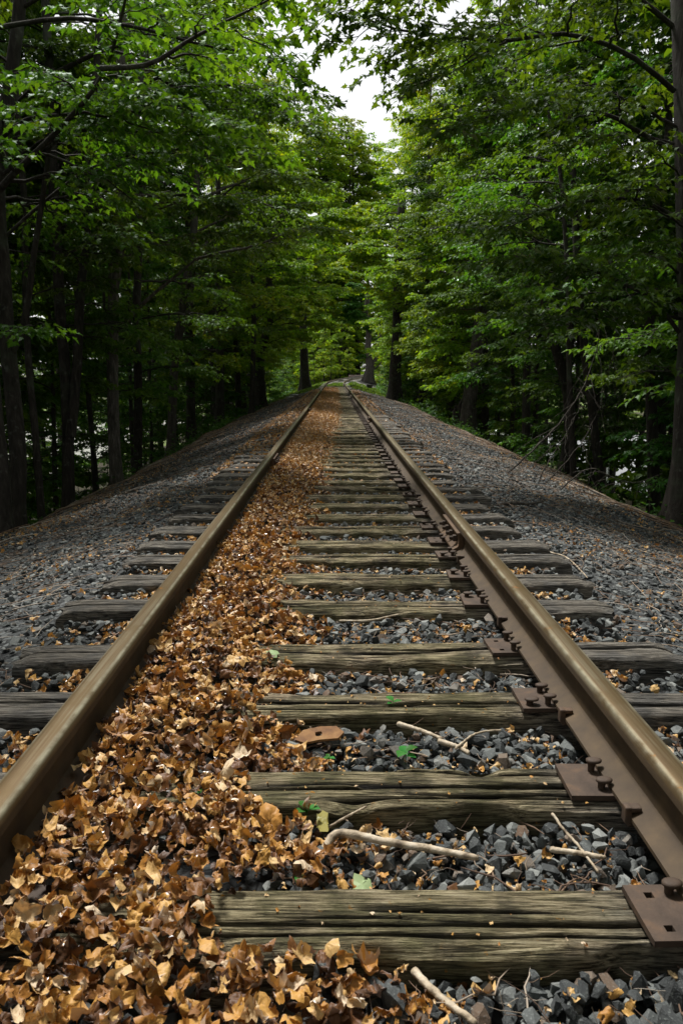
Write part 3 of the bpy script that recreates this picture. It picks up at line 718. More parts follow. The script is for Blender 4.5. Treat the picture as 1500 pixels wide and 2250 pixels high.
stick([(908,2132),(960,2185),(1045,2248)], .008, [-.035,-.035,-.04], 'brown stick at the bottom edge, pointing towards the camera')
stick([(722,1818),(758,1796),(805,1772)], .0035, [-.02,.0,.006], 'thin brown twig touching the edge of the mossy second tie')
stick([(1000,1645),(1045,1612),(1100,1604)], .0042, [-.02,-.018,-.02], 'slender pale twig slanting up to the right between the second and third ties')
stick([(745,1364),(820,1362),(920,1338)], .0055, [-.03,-.028,-.02], 'long thin stick between the fourth and fifth ties')
stick([(755,1952),(900,2150),(870,2170)][:2]+[(870,2200)], .003, [-.03,-.03,-.035], 'thin brown stalk lying against the front of the closest full tie') if False else None
stick([(1182,1188),(1200,1210),(1238,1222),(1262,1240),(1290,1270)], .006, [-.06,-.055,-.06,-.06,-.065], 'thin curved pale root on stones right of the tie ends', 'root_piece', cat='root')
stick([(1050,1128),(1110,1106),(1160,1108),(1192,1102)], .018, [-.25,-.23,-.25,-.27], 'pale crooked branch on the right gravel shoulder', 'fallen_branch', group='fallen branches along the shoulders', cat='branch')
stick([(1235,1045),(1250,1052),(1275,1066),(1330,1092)], .015, [-.5,-.52,-.56,-.62], 'pale hooked branch at the edge of the right shoulder', 'fallen_branch', group='fallen branches along the shoulders', cat='branch')
stick([(432,962),(470,932),(520,905),(560,880)], .024, [-.62,-.6,-.58,-.55], 'long dead branch along the edge of the left shoulder', 'fallen_branch', group='fallen branches along the shoulders', cat='branch')
stick([(870,876),(895,884),(915,892),(922,897)], .045, [-.25,-.28,-.3,-.3], 'dead log with a pale end below the dark tree on the right', 'fallen_branch', group='fallen branches along the shoulders', cat='branch')
stick([(935,893),(980,903),(1010,915)], .03, [-.45,-.47,-.5], 'dead branch on the right shoulder beside the broken stump', 'fallen_branch', group='fallen branches along the shoulders', cat='branch')
stick([(1115,982),(1150,990),(1190,998)], .022, [-.4,-.4,-.42], 'dark dead branch half way down the right shoulder', 'fallen_branch', group='fallen branches along the shoulders', cat='branch')
stick([(270,1085),(300,1075),(340,1062),(372,1052)], .02, [-.4,-.39,-.38,-.37], 'grey dead branch on the left gravel shoulder', 'fallen_branch', group='fallen branches along the shoulders', cat='branch')

def ovate(n=9, fold=.25, droop=.35):
    t = np.linspace(0,1,n); w = .36*np.sin(math.pi*t**.8)**.9; V=[]; 
    for tt,ww in zip(t,w):
        z = .5*tt-droop*tt*tt
        V += [(-ww,tt,z+fold*ww),(0,tt,z),(ww,tt,z+fold*ww)]
    i = np.arange(3*n).reshape(n,3); q=[]
    for a in range(n-1):
        for b in (0,1): q.append([i[a,b],i[a,b+1],i[a+1,b+1],i[a+1,b]])
    return np.array(V), np.array(q)
def sprout(px, py, z, n, s, label):
    base = GP(px,py,z); root = empty('seedling', base); tag(root, label, 'seedling', 'green seedlings in the ballast')
    st = np.array([[0,0,-.01],[.002,0,s*.3],[0,.003,s*.6]]); V,q = tubes(resample(st,6)[None], np.full((1,6),.0015), 6); link('stem', mesh('stem',V,[q],True), root, M_SPROUT)
    OV,OQ = ovate()
    for k in range(n):
        a = k*2.4+px; sc_ = s*(.8+.35*((k*37)%5)/5); c,s_ = math.cos(a),math.sin(a)
        W = OV*sc_; W = np.stack([W[:,0]*c-W[:,1]*s_, W[:,0]*s_+W[:,1]*c, W[:,2]+s*(.35+.12*k)], -1)
        link('leaf', mesh('leaf', W, [OQ], True, {'rnd': np.full(len(W), (k*.37)%1)}), root, M_SPROUT)
sprout(890,1672,-.035,4,.045,'green seedling with broad glossy leaves just behind the second tie')
sprout(863,1552,-.01,3,.032,'small green seedling poking over the front edge of the third tie')
sprout(672,1795,-.02,4,.035,'bright green seedling at the edge of the leaves, in front of the second tie')
sprout(664,1940,-.03,3,.030,'tiny green seedling among brown leaves, behind the closest full tie')
sprout(722,1674,-.035,5,.020,'tiny small-leaved seedling between stones left of the broad-leaved one')

def single_leaf(px, py, z, s, rz, mat, V, label, rnd, tx=.25):
    base = GP(px,py,z); W = V[0]*s; c,s_=math.cos(rz),math.sin(rz); W = np.stack([W[:,0]*c-W[:,1]*s_, W[:,0]*s_+W[:,1]*c, W[:,2]],-1)
    o = link('maple_leaf', mesh('maple_leaf', W, [V[1]], True, {'rnd': np.full(len(W), rnd)}), None, mat); o.location = base; o.rotation_euler=(tx,0.1,0)
    return tag(o, label, 'leaf', 'single large leaves on the track bed')
FLATV = [(V_*np.array([1,1,.35]), T_) for V_,T_ in DV]
m_pale = leaf_mat('leaf_pale_green', [(0,(.30,.42,.22)),(1,(.36,.46,.24))], trans=.2)
m_olive = leaf_mat('leaf_olive', [(0,(.22,.19,.06)),(1,(.26,.22,.07))], trans=.15)
single_leaf(795,1945,-.01,.055,.6,m_pale,FLATV[1],'pale green fresh maple leaf behind the closest full tie',.5)
single_leaf(436,1737,.03,.022,1.6,M_SPROUT,FLATV[3],'small bright green leaf on top of the brown leaf heap',.5)
single_leaf(600,1434,.015,.05,1.2,m_pale,FLATV[4],'pale green leaf on the heap beside the fourth tie',.3)
single_leaf(708,1808,.0,.075,1.5,m_olive,FLATV[6],'large flat olive leaf beside the crooked stick',.3,.12)
single_leaf(592,1800,.02,.08,.2,M_DEAD,DV[7],'large curled orange-brown maple leaf in front of the second tie',.5,.6)
single_leaf(533,1655,.03,.07,-.5,M_DEAD,FLATV[9],'large dark russet curled leaf left of the third tie',.25,.8)
single_leaf(1235,1385,-.03,.05,.5,M_DEAD,FLATV[11],'single russet leaf standing among stones right of the tie ends',.3,1.2)
single_leaf(1218,1745,-.03,.05,.5,M_DEAD,FLATV[12],'pinkish brown leaf beside the rail foot',.7,.8) if False else None

# loose rusty plate in the ballast
o_ = np.array([(-.075,-.012),(-.05,-.034),(.0,-.030),(.055,-.036),(.078,-.01),(.06,.026),(.01,.036),(-.045,.030)]); h_ = np.array([(-.011,-.004),(-.009,-.011),(0,-.012),(.009,-.010),(.011,.004),(.009,.010),(0,.011),(-.010,.009)])
k_ = len(o_); V_ = np.concatenate([np.c_[o_,np.zeros(k_)],np.c_[h_,np.zeros(k_)],np.c_[o_,-np.full(k_,.008)],np.c_[h_,-np.full(k_,.008)]]); i_ = np.arange(k_); j_ = (i_+1)%k_
pl = link('loose_rusty_plate', mesh('loose_rusty_plate', V_, [np.concatenate([np.c_[i_,j_,j_+k_,i_+k_], np.c_[j_,i_,i_+2*k_,j_+2*k_], np.c_[i_+k_,j_+k_,j_+3*k_,i_+3*k_]])]), None, M_RUST_O)
pl.location = GP(700,1612,-.012); pl.rotation_euler = (.16,-.08,.15)
tag(pl, 'loose orange-rusted plate with a square hole lying on the stones', 'iron plate')

# old tie blocks, pale rubble, and the low barrier in the distance
def chunk(name, px, py, zc, size, mat, label, cat, seed, group=None, n=40, flat=False):
    base = P(px,py,zc); base[2] = float(gz(base[0],base[1]))+size[2]*.4; V,F = hull_variants(1, n, seed, .9)[0] if not flat else (None,None)
    o = link(name, mesh(name, V*np.array(size), [F]), None, mat); o.location = base
    return tag(o, label, cat, group)
m, nt, out = new_mat('pale_concrete'); c = ramp(nt, nz(nt, coords(nt), 6, 5, .7), [(.35,(.22,.22,.21)),(.65,(.45,.45,.44))]); principled(nt, out, c, .85, bump(nt, nz(nt, coords(nt), 30, 4), .4, .02)); M_CONC = m
chunk('concrete_rubble', 649,852,47,(.42,.30,.13),M_CONC,'upper pale lump of rubble on the left shoulder far ahead','rubble',3,'rubble on the left shoulder')
chunk('concrete_rubble', 640,859,46,(.34,.26,.10),M_CONC,'lower pale lump of rubble on the left shoulder far ahead','rubble',4,'rubble on the left shoulder')
for i,(px,py,zc,lab) in enumerate(((811,846,72,'squared black timber block right of the far track, left one'),(877,850,55,'squared black timber block at the foot of the dark tree, right one'))):
    V,F = box((0,0,0),(.55,.30,.50) if i==0 else (.22,.25,.45)); o = link('timber_block', mesh('timber_block', V, [F]), None, M_BARK); bevel_mod(o,.03,2); b_ = P(px,py,zc); o.location=(b_[0],b_[1],float(gz(b_[0],b_[1]))+.18); o.rotation_euler=(0,.05,.3); tag(o,lab,'timber block','cut timber blocks')
m, nt, out = new_mat('barrier_paint'); w=coords(nt); c = mix(nt, mrange(nt, nz(nt,w,5,4,.7),.5,.56), (.45,.27,.24), (.62,.55,.52)); principled(nt,out,c,.7); 
root = empty('low_barrier', (2.9, 112.0, float(gz(2.9,112.0))-.05)); tag(root,'low faded pink barrier board on short posts at the far bend','barrier')
V,F = box((0,0,.30),(1.9,.10,.42)); b = link('board', mesh('board',V,[F]), root, m); bevel_mod(b,.02)
for s in (-.8,.8):
    V,F = box((s,.11,0),(.12,.12,.6)); b = link('post', mesh('post',V,[F]), root, M_BARK)

# ------------------------------------------------------------------ trees
HALF = [(0,0),(.10,-.07),(.30,-.10),(.27,.10),(.36,.16),(.56,.34),(.38,.38),(.24,.43),(.27,.60),(.14,.66),(0,1.0)]
def leaf_shape(lod, r):
    if lod == 0:
        p = np.array(HALF+[(-x,y) for x,y in HALF[-2:0:-1]]); p = p*np.array([r.uniform(.85,1.05),1]); c = np.array([[0,.30]])
        P2 = np.concatenate([p,c]); n = len(p); F = np.array([[i,(i+1)%n,n] for i in range(n)])
    elif lod == 1:
        p = np.array([(0,0),(.34,-.04),(.26,.18),(.55,.38),(.25,.55),(0,1),(-.25,.55),(-.55,.38),(-.26,.18),(-.34,-.04)]); n = len(p)
        P2 = np.concatenate([p,[[0,.3]]]); F = np.array([[i,(i+1)%n,n] for i in range(n)])
    else:
        P2 = np.array([(0,0),(.45,.25),(.30,.7),(0,1.),(-.30,.7),(-.45,.25)]); F = np.array([[0,1,2],[0,2,3],[0,3,4],[0,4,5]])
    x,y = P2[:,0],P2[:,1]
    return np.stack([x,y,.28*np.abs(x)-.22*y*y],-1), F
def put_leaves(A, pos, d, size, rs, lod, flat=.33, var=None):
    V,F = leaf_shape(lod, rs); n = len(pos)
    up = norm(np.array([[0,0,1.]])+rs.normal(size=(n,3))*flat); Y = norm(d); X = norm(np.cross(Y,up)); Z = np.cross(X,Y)
    s = size*rs.uniform(.65,1.15,n)
    W = pos[:,None,:] + s[:,None,None]*(V[None,:,0:1]*X[:,None,:]+V[None,:,1:2]*Y[:,None,:]+V[None,:,2:3]*Z[:,None,:])
    Fi = (F[None]+(np.arange(n)*len(V))[:,None,None]).reshape(-1,3)
    r = np.clip(rs.normal(.5,.2,n) if var is None else var+rs.normal(0,.15,n),0,1)
    A.add(W.reshape(-1,3), Fi, a=np.repeat(r,len(V)))
def side_shoots(Pp, starts_per, t0, rs, lenf, ang, n, rise=.1, droop=.2, keepup=.5):
    """Pp (B,m,3) parent paths; returns child paths (C,n,3), lengths, parent idx, t"""
    B,m,_ = Pp.shape; pid = np.repeat(np.arange(B), starts_per); C = len(pid)
    if C == 0: return np.zeros((0,n,3)), np.zeros(0), pid, np.zeros(0)
    # even spacing with jitter
    k = np.concatenate([np.arange(c) for c in starts_per]); cnt = np.repeat(starts_per, starts_per)
    t = t0+(1-t0)*np.clip((k+rs.uniform(.2,.9,C))/cnt,0,1)
    f = t*(m-1); i = np.minimum(f.astype(int), m-2); u = (f-i)[:,None]
    s = Pp[pid,i]*(1-u)+Pp[pid,i+1]*u; tg = norm(Pp[pid,i+1]-Pp[pid,i])
    side = np.where(k%2==0,1,-1); a = side*np.radians(rs.uniform(ang[0],ang[1],C))
    h = norm(np.stack([tg[:,0],tg[:,1],tg[:,2]*.4],-1)); c,sn = np.cos(a),np.sin(a)
    d = np.stack([h[:,0]*c-h[:,1]*sn, h[:,0]*sn+h[:,1]*c, h[:,2]*keepup+rs.normal(0,.12,C)+rise],-1); d = norm(d)
    Ln = lenf(pid,t,rs)
    q = np.linspace(0,1,n)[None,:,None]; bend = rs.normal(0,.12,(C,1,3))
    Pc = s[:,None,:]+d[:,None,:]*q*Ln[:,None,None]+bend*(q**2)*Ln[:,None,None]
    Pc[:,:,2] -= droop*(q[:,:,0]**2)*Ln[:,None]
    Pc[:,1:-1] += rs.normal(0,.02,(C,n-2,3))*Ln[:,None,None]
    return Pc, Ln, pid, t

def foliage(limbs, limb_r, rs, Lf, Wd, leaf, lod, dens=1.0, tw_side=4, t_in=.22, twl=(.25,.55), flat=.33, huevar=True):
    """limbs list of (14,3) arrays -> secondary shoots, twigs and leaves into Acc Wd, Lf"""
    LP = np.array(limbs); Ll = np.linalg.norm(np.diff(LP,axis=1),axis=2).sum(1)
    sp = np.maximum(2,(Ll*2.1*dens).astype(int))
    S,Sl,pid,t = side_shoots(LP, sp, t_in, rs, lambda p,t,r: (.30*Ll[p]*(1.15-t)+.30)*r.uniform(.6,1.2,len(p)), (30,65), 8)
    rr = np.array(limb_r)[pid]*(1-t)*.55+.004
    V,q = tubes(S, rr[:,None]*np.linspace(1,.35,8)[None], 4); Wd.add(V,q)
    S2 = np.concatenate([S, resample_batch(LP,8,.5)]); S2l = np.concatenate([Sl, Ll*.5])
    tp = np.maximum(2,(S2l*7*dens).astype(int))
    T,Tl,pid2,t2 = side_shoots(S2, tp, .18, rs, lambda p,t,r: r.uniform(twl[0],twl[1],len(p))*(1.1-.5*t), (25,70), 5, rise=.05, droop=.25)
    if lod < 2 :
        V,q = tubes(T, np.broadcast_to(np.linspace(.0042,.0014,5)[None],(len(T),5))*(1 if lod==0 else 1.7), 3); Wd.add(V,q)
    nl = 8
    tt = np.linspace(.25,1.0,nl); f = tt*4; i = np.minimum(f.astype(int),3); u = (f-i)
    pos = T[:,i]*(1-u)[None,:,None]+T[:,i+1]*u[None,:,None]; tg = norm(T[:,i+1]-T[:,i])
    sg = np.where(np.arange(nl)%2==0,1,-1)[None,:]*np.radians(rs.uniform(30,80,(len(T),nl))); sg[:,-1] *= .1
    c,s = np.cos(sg),np.sin(sg); d = np.stack([tg[...,0]*c-tg[...,1]*s, tg[...,0]*s+tg[...,1]*c, tg[...,2]*.3-.28+rs.normal(0,.22,sg.shape)],-1)
    pos = pos+norm(d)*leaf*.35
    var = .5+.35*noise(pos.reshape(-1,3)*.55+3.3, 5) if huevar else None
    put_leaves(Lf, pos.reshape(-1,3), d.reshape(-1,3), leaf, rs, lod, flat, var)
def resample_batch(LP, n, t0):
    m = LP.shape[1]; f = np.linspace(t0,1,n)*(m-1); i = np.minimum(f.astype(int),m-2); u = (f-i)[None,:,None]
    return LP[:,i]*(1-u)+LP[:,i+1]*u

def trunk_into(A, path, r0, r1, flare=.8, k=16, n=60, seed=0, bark=.06):
    c = resample(path, n); s = np.concatenate([[0],np.cumsum(np.linalg.norm(np.diff(c,axis=0),axis=1))]); tt = s/s[-1]
    R = r0+(r1-r0)*tt**.9; R = R*(1+flare*np.exp(-s/(r0*2.2)))
    V,q = tubes(c[None], R[None], k); V = V.reshape(n,k,3); ctr = c[:,None,:]; rad = V-ctr
    a = np.arange(k)/k*2*math.pi; aa = np.stack([np.cos(a),np.sin(a)],-1)
    nn = fbm(np.stack([np.broadcast_to(aa[None,:,0]*3.5,(n,k)), np.broadcast_to(aa[None,:,1]*3.5,(n,k)), np.broadcast_to((s/r0*.22)[:,None],(n,k))],-1), seed, 3)
    lob = 1+flare*.55*np.exp(-s/(r0*2.5))[:,None]*np.cos(a*5+seed)[None,:]
    V = ctr+rad*(1+bark*nn)[:,:,None]*lob[:,:,None]
    A.add(V.reshape(-1,3), q); return c

def rand_limbs(rs, c, r0, H, h0, nl, Lfun, bias, spread=70, pbias=.7, elev=(8,38), even=False, top=False):
    """limbs growing from the trunk curve c"""
    hz = c[:,2]-c[0,2]; limbs=[]; lr=[]
    hs = h0+(H*.97-h0)*(np.arange(nl)+rs.uniform(0,1,nl))/nl
    hs = np.concatenate([hs, H*np.linspace(.80,.995,9)]) if top else hs
    for h in hs:
        i = min(np.searchsorted(hz, h), len(c)-1); s = c[i]
        az = bias+math.radians(rs.normal(0,spread)) if rs.rand() < pbias else rs.uniform(0,2*math.pi)
        toward = .5+.5*math.cos(az-bias)
        Ln = (Lfun(h)*(.55+.45*toward) if not even else (Lfun(h) if toward > .5 else max(Lfun(h),3.1)))*rs.uniform(.7,1.1)
        if top and h > H*.79: Ln = max(Ln, rs.uniform(1.3,2.0)*(1 if h < H*.93 else .75))
        e = math.radians(rs.uniform(*elev)) if not (top and h > H*.93) else math.radians(rs.uniform(35,75)); q = np.linspace(0,1,14)
        b = rs.normal(0,.22)
        x = np.cos(az+b*q)*q*Ln*math.cos(e); y = np.sin(az+b*q)*q*Ln*math.cos(e)
        z = q*Ln*math.sin(e)-(.30*Ln*q**2.2)*rs.uniform(.5,1.3)
        p = np.stack([x,y,z],-1)+s; p[1:] += rs.normal(0,.018*Ln,(13,3))*q[1:,None]
        limbs.append(p); lr.append(max(.012, min(r0*.42, .011*Ln)))
    return limbs, lr

def finish_tree(name, base, Wd, Lf, mats, rz=0):
    root = empty(name, base, rz)
    t = link('trunk', Wd.mesh('trunk', True), root, mats[0])
    if Lf.n: link('crown', Lf.mesh('crown'), root, mats[1])
    return root
def key_tree(name, trunk, r0, r1, label, limbs=(), stems=(), mats=None, leaf=.105, lod=0, seed=1, nl=16, h0=2.0, Lfun=None, bias=0, dens=1.35, group=None, flare=.55, H=None, pb=.7, elev=(8,38), twl=(.25,.55), bark=.06):
    rs = np.random.RandomState(seed); mats = mats or (M_BARK, M_LEAF)
    base = np.array(trunk[0], dtype=float); base[2] = min(base[2], float(gz(base[0],base[1])))-.05
    trunk = np.array([base]+[list(p) for p in trunk[1:]])-base
    Wd, Lf = Acc(), Acc()
    c = trunk_into(Wd, trunk, r0, r1, flare, seed=seed, bark=bark)
    LL, LR = [], []
    if nl:
        a, b = rand_limbs(rs, c, r0, H or c[-1,2], h0, nl, Lfun or (lambda h: min(1.2+.5*h, 3.8)), bias, pbias=pb, elev=elev); LL += a; LR += b
    for st, sr0, sr1, n2 in stems:
        cc = trunk_into(Wd, np.array(st)-base, sr0, sr1, 0, k=12, n=40, seed=seed+7, bark=bark)
        if n2:
            a, b = rand_limbs(rs, cc, sr0, cc[-1,2]-cc[0,2], .6, n2, lambda h: 2.4, bias, pbias=pb); LL += a; LR += b
    for lp, lr, leafy in limbs:
        p = resample(np.array(lp)-base, 14)
        if leafy: LL.append(p); LR.append(lr)
        else:
            V,q = tubes(resample(p,30)[None], (lr*np.linspace(1,.4,30))[None], 8); Wd.add(V,q)
    if LL:
        LP = np.array(LL)
        V,q = tubes(LP, np.array(LR)[:,None]*np.linspace(1,.22,14)[None], 6); Wd.add(V,q)
        foliage(LL, LR, rs, Lf, Wd, leaf, lod, dens, twl=twl)
    r = finish_tree(name, base, Wd, Lf, mats)
    return tag(r, label, 'tree', group)
def pp(pts, zc, zc2=None):
    n = len(pts); return [P(x,y,zc+(0 if zc2 is None else (zc2-zc)*i/(n-1))) for i,(x,y) in enumerate(pts)]

vl = lambda h: min(1.0+.5*h, 3.8) if h < 7.5 else 2.5
# left edge trees, nearest first
key_tree('maple_tree', pp([(34,1165),(40,1000),(20,780),(8,600),(-4,400),(20,200),(45,0),(60,-280)],9.3), .10,.07, 'dark ridged tree at the left edge of the picture, nearest on the left embankment',
  limbs=[(pp([(-90,540),(0,415),(110,305),(215,185),(258,75),(290,-70)],8.6,6.6),.045,True),(pp([(222,150),(330,140),(430,80),(560,16),(640,-30)],6.9,6.4),.026,True),
         (pp([(8,300),(60,262),(150,252),(300,245),(420,256),(500,275)],9.2,7.4),.028,True),(pp([(0,320),(80,290),(200,285),(330,290),(460,300),(560,330)],9.2,8.2),.024,True),
         (pp([(20,790),(55,700),(75,560),(95,430),(112,290),(118,150)],9.3,8.9),.05,False),(pp([(0,60),(150,40),(300,60),(450,100),(560,120),(660,180)],9.0,8.0),.03,True),
         (pp([(12,520),(90,450),(180,380),(270,345),(370,335),(470,360)],9.3,8.8),.022,True)],
  seed=11, nl=12, h0=2.2, Lfun=lambda h: min(.9+.35*h,2.6), bias=0.3, leaf=.095, group='edge trees along the left of the embankment')
key_tree('maple_tree', pp([(8,1200),(2,1050),(-18,850),(-34,600),(-60,300),(-80,0)],8.5), .10,.08, 'dark leaning trunk cut by the left picture edge, low at the lower left', seed=13, nl=0, group='edge trees along the left of the embankment')
key_tree('slender_tree', pp([(92,1128),(78,950),(64,800),(57,640),(54,450),(40,250),(30,0)],11.2), .055,.04, 'thin curved dark trunk between the leftmost tree and the twin-stemmed tree', seed=14, nl=8, h0=3, Lfun=lambda h:1.8, group='edge trees along the left of the embankment', flare=.4)
key_tree('twin_stemmed_tree', pp([(148,1115),(150,950),(143,800),(134,700),(126,550),(118,400),(112,200),(100,0),(95,-200)],12.4), .10,.06, 'dark tree with two close parallel stems on the left embankment edge',
  stems=[(pp([(156,960),(170,800),(178,640),(194,470),(205,300),(215,100),(225,-100)],12.3), .085,.045, 6)], seed=15, nl=14, h0=2.4, Lfun=vl, bias=0.1, group='edge trees along the left of the embankment')
key_tree('pale_barked_tree', pp([(256,1062),(249,900),(248,720),(251,560),(254,400),(263,200),(272,30),(276,-160)],15), .118,.08, 'tall tree with pale flaking bark and a long pale low branch, left side',
  stems=[(pp([(252,640),(272,500),(284,390),(300,270),(318,80),(325,-60)],14.9), .08,.05, 5)],
  limbs=[(pp([(258,728),(320,662),(380,612),(430,570)],15,14.2),.05,False),(pp([(430,570),(480,556),(560,540),(650,505),(720,500)],14.2,13.2),.03,True),
         (pp([(262,380),(350,335),(450,330),(560,370),(680,400)],15,13),.035,True),(pp([(262,250),(380,200),(500,190),(620,240),(690,300)],15,13.5),.035,True)],
  seed=16, nl=16, h0=3.2, Lfun=vl, bias=0.0, mats=(M_BARK_PALE, M_LEAF), group='edge trees along the left of the embankment')
key_tree('dark_tree', pp([(300,1036),(304,850),(300,700),(308,500),(318,300),(325,60)],18.5), .11,.07, 'black trunk just behind the pale-barked tree, left side', seed=17, nl=16, h0=2.5, Lfun=vl, bias=0, group='edge trees along the left of the embankment')
key_tree('leaning_tree', pp([(372,960),(384,800),(398,700),(408,620),(424,540),(432,400),(440,200)],24), .14,.09, 'dark forked trunk leaning right, in the middle of the left wood',
  stems=[(pp([(392,740),(418,660),(422,560),(428,430)],24), .12,.08, 3)], seed=18, nl=20, h0=2.5, Lfun=lambda h: min(1.0+.55*h,4.6), bias=0, mats=(M_BARK_MID,M_LEAF), leaf=.115, lod=1, group='edge trees along the left of the embankment')
key_tree('slender_tree', pp([(553,908),(556,800),(558,700),(555,600),(550,400)],34), .12,.08, 'slim straight trunk left of the thick leaning trunk, far along the left edge', seed=19, nl=22, h0=3, Lfun=lambda h: min(1.0+.55*h,5.2), bias=0, leaf=.13, lod=1, mats=(M_BARK,M_LEAF_YEL), group='edge trees along the left of the embankment')
key_tree('leaning_tree', pp([(575,872),(571,800),(584,735),(594,685),(592,600),(600,450)],40), .26,.14, 'thick dark trunk bending right, far along the left edge', seed=20, nl=26, h0=3, Lfun=lambda h: min(1.0+.6*h,5.6), bias=0, leaf=.14, lod=1, mats=(M_BARK,M_LEAF_YEL), group='edge trees along the left of the embankment')
key_tree('dark_tree', pp([(671,838),(667,760),(665,690),(660,560),(655,400)],62), .36,.2, 'broad black trunk close to the far end of the left rail', seed=21, nl=26, h0=4, Lfun=lambda h: min(1.0+.5*h,4.4), bias=0, leaf=.17, lod=1, mats=(M_BARK,M_LEAF_YEL), group='edge trees along the left of the embankment')
# right edge
key_tree('large_maple_tree', pp([(1528,1160),(1532,1040),(1536,850),(1542,700),(1532,480),(1526,280),(1512,0),(1505,-250)],10.2), .31,.22, 'massive ridged trunk with flaring roots at the right edge of the picture',
  limbs=[(pp([(1490,730),(1440,665),(1380,628),(1290,590),(1200,575),(1120,560)],10.2,8.2),.030,True),(pp([(1495,700),(1420,690),(1300,690),(1240,700),(1190,715)],10.2,8.6),.022,True),
         (pp([(1490,480),(1400,440),(1300,440),(1180,470),(1080,520)],10.2,8.8),.03,True),(pp([(1485,330),(1420,300),(1330,250),(1200,230),(1080,255),(980,290)],10.2,8.4),.034,True),
         (pp([(1480,200),(1380,120),(1250,75),(1100,90),(950,75),(850,60),(770,20)],10.2,7.6),.036,True),(pp([(1110,92),(1040,130),(980,165),(930,180)],8.7,8.2),.015,True),
         (pp([(1480,60),(1350,-40),(1200,-90),(1000,-90),(850,-60),(780,-10)],10.2,7.8),.036,True),(pp([(1488,600),(1440,560),(1380,560),(1300,600)],10.2,9.0),.02,True),
         ],
  seed=31, nl=14, h0=2.2, Lfun=lambda h: min(1.0+.3*h,2.4), bias=math.pi, leaf=.11, mats=(M_BARK, M_LEAF), group='edge trees along the right of the embankment', flare=.9, bark=.11)
key_tree('leaning_tree', pp([(1027,928),(1033,860),(1043,790),(1056,700),(1064,610),(1070,540),(1083,400),(1100,220),(1112,20)],28), .26,.18, 'thick grey trunk leaning right beside the broken stump, right side', seed=32, nl=24, h0=4.2, Lfun=lambda h: min(1.2+.5*h,4.6) if h < 8 else 1.8, bias=math.pi, leaf=.13, lod=1, mats=(M_BARK_MID,M_LEAF), group='edge trees along the right of the embankment', flare=.6)
key_tree('dark_tree', pp([(868,872),(869,800),(872,740),(873,680),(874,600),(882,440)],48), .36,.22, 'big upright black trunk on the right close to the track', limbs=[(pp([(874,700),(890,670),(905,650),(925,640)],48),.12,True)], seed=33, nl=30, h0=6.0, Lfun=lambda h: min(1.0+.45*h,4.0), bias=math.pi, leaf=.155, lod=1, mats=(M_BARK,M_LEAF_YEL), group='edge trees along the right of the embankment', flare=.6)
key_tree('twisted_tree', pp([(808,838),(812,805),(808,770),(810,735),(806,690),(808,640)],88), .45,.25, 'twisted pale double trunk at the far bend, right of the rails',
  stems=[(pp([(812,835),(820,800),(832,775),(834,740),(838,700)],88), .30,.16, 3)], limbs=[(pp([(822,812),(834,800),(843,788)],88),.10,False)], seed=34, nl=22, h0=6, Lfun=lambda h: min(1.0+.5*h,5.5), bias=math.pi, leaf=.24, lod=2, mats=(M_BARK_MID,M_LEAF_COOL), group='edge trees along the right of the embankment', flare=.8)
key_tree('dark_tree', pp([(1157,1000),(1155,900),(1157,800),(1160,700),(1166,500),(1170,250)],22), .12,.08, 'straight black ivy-dark trunk between the leaning tree and the right thicket', seed=35, nl=16, h0=3.8, Lfun=lambda h: 1.6 if h<5 else 2.6, bias=math.pi, leaf=.115, lod=1, group='edge trees along the right of the embankment', flare=.3)
key_tree('crooked_tree', pp([(1232,1060),(1250,930),(1240,840),(1214,745),(1200,690),(1180,560),(1150,400)],17), .13,.07, 'dark crooked trunk bending left inside the right thicket', stems=[(pp([(1240,840),(1262,700),(1280,560),(1300,400)],17), .08,.05, 4)], seed=36, nl=12, h0=2.8, Lfun=lambda h: 1.2 if h<4.5 else 2.6, bias=math.pi, leaf=.10, group='edge trees along the right of the embankment')
key_tree('young_tree', pp([(1262,1080),(1252,900),(1249,760),(1247,640),(1240,500),(1230,380),(1214,290),(1196,220)],14), .062,.03, 'slim young tree with a dark straight stem in front of the right thicket', seed=37, nl=14, h0=2.4, Lfun=lambda h: .9 if h<4 else 2.0, bias=math.pi, leaf=.10, group='edge trees along the right of the embankment', flare=.2)
key_tree('slender_tree', pp([(1335,1110),(1302,920),(1282,760),(1268,600),(1262,450),(1250,250)],16), .10,.06, 'slim leaning trunk deep in the right thicket', seed=38, nl=10, h0=2.5, Lfun=lambda h:2.2, bias=math.pi, leaf=.10, group='edge trees along the right of the embankment', flare=.3)
key_tree('crooked_tree', pp([(1450,1130),(1432,950),(1425,700),(1436,520),(1448,400),(1465,330),(1470,150)],14.5), .12,.07, 'curving dark trunk just left of the massive right-hand trunk', seed=39, nl=10, h0=3, Lfun=lambda h:2.4, bias=math.pi, leaf=.10, group='edge trees along the right of the embankment', flare=.4)

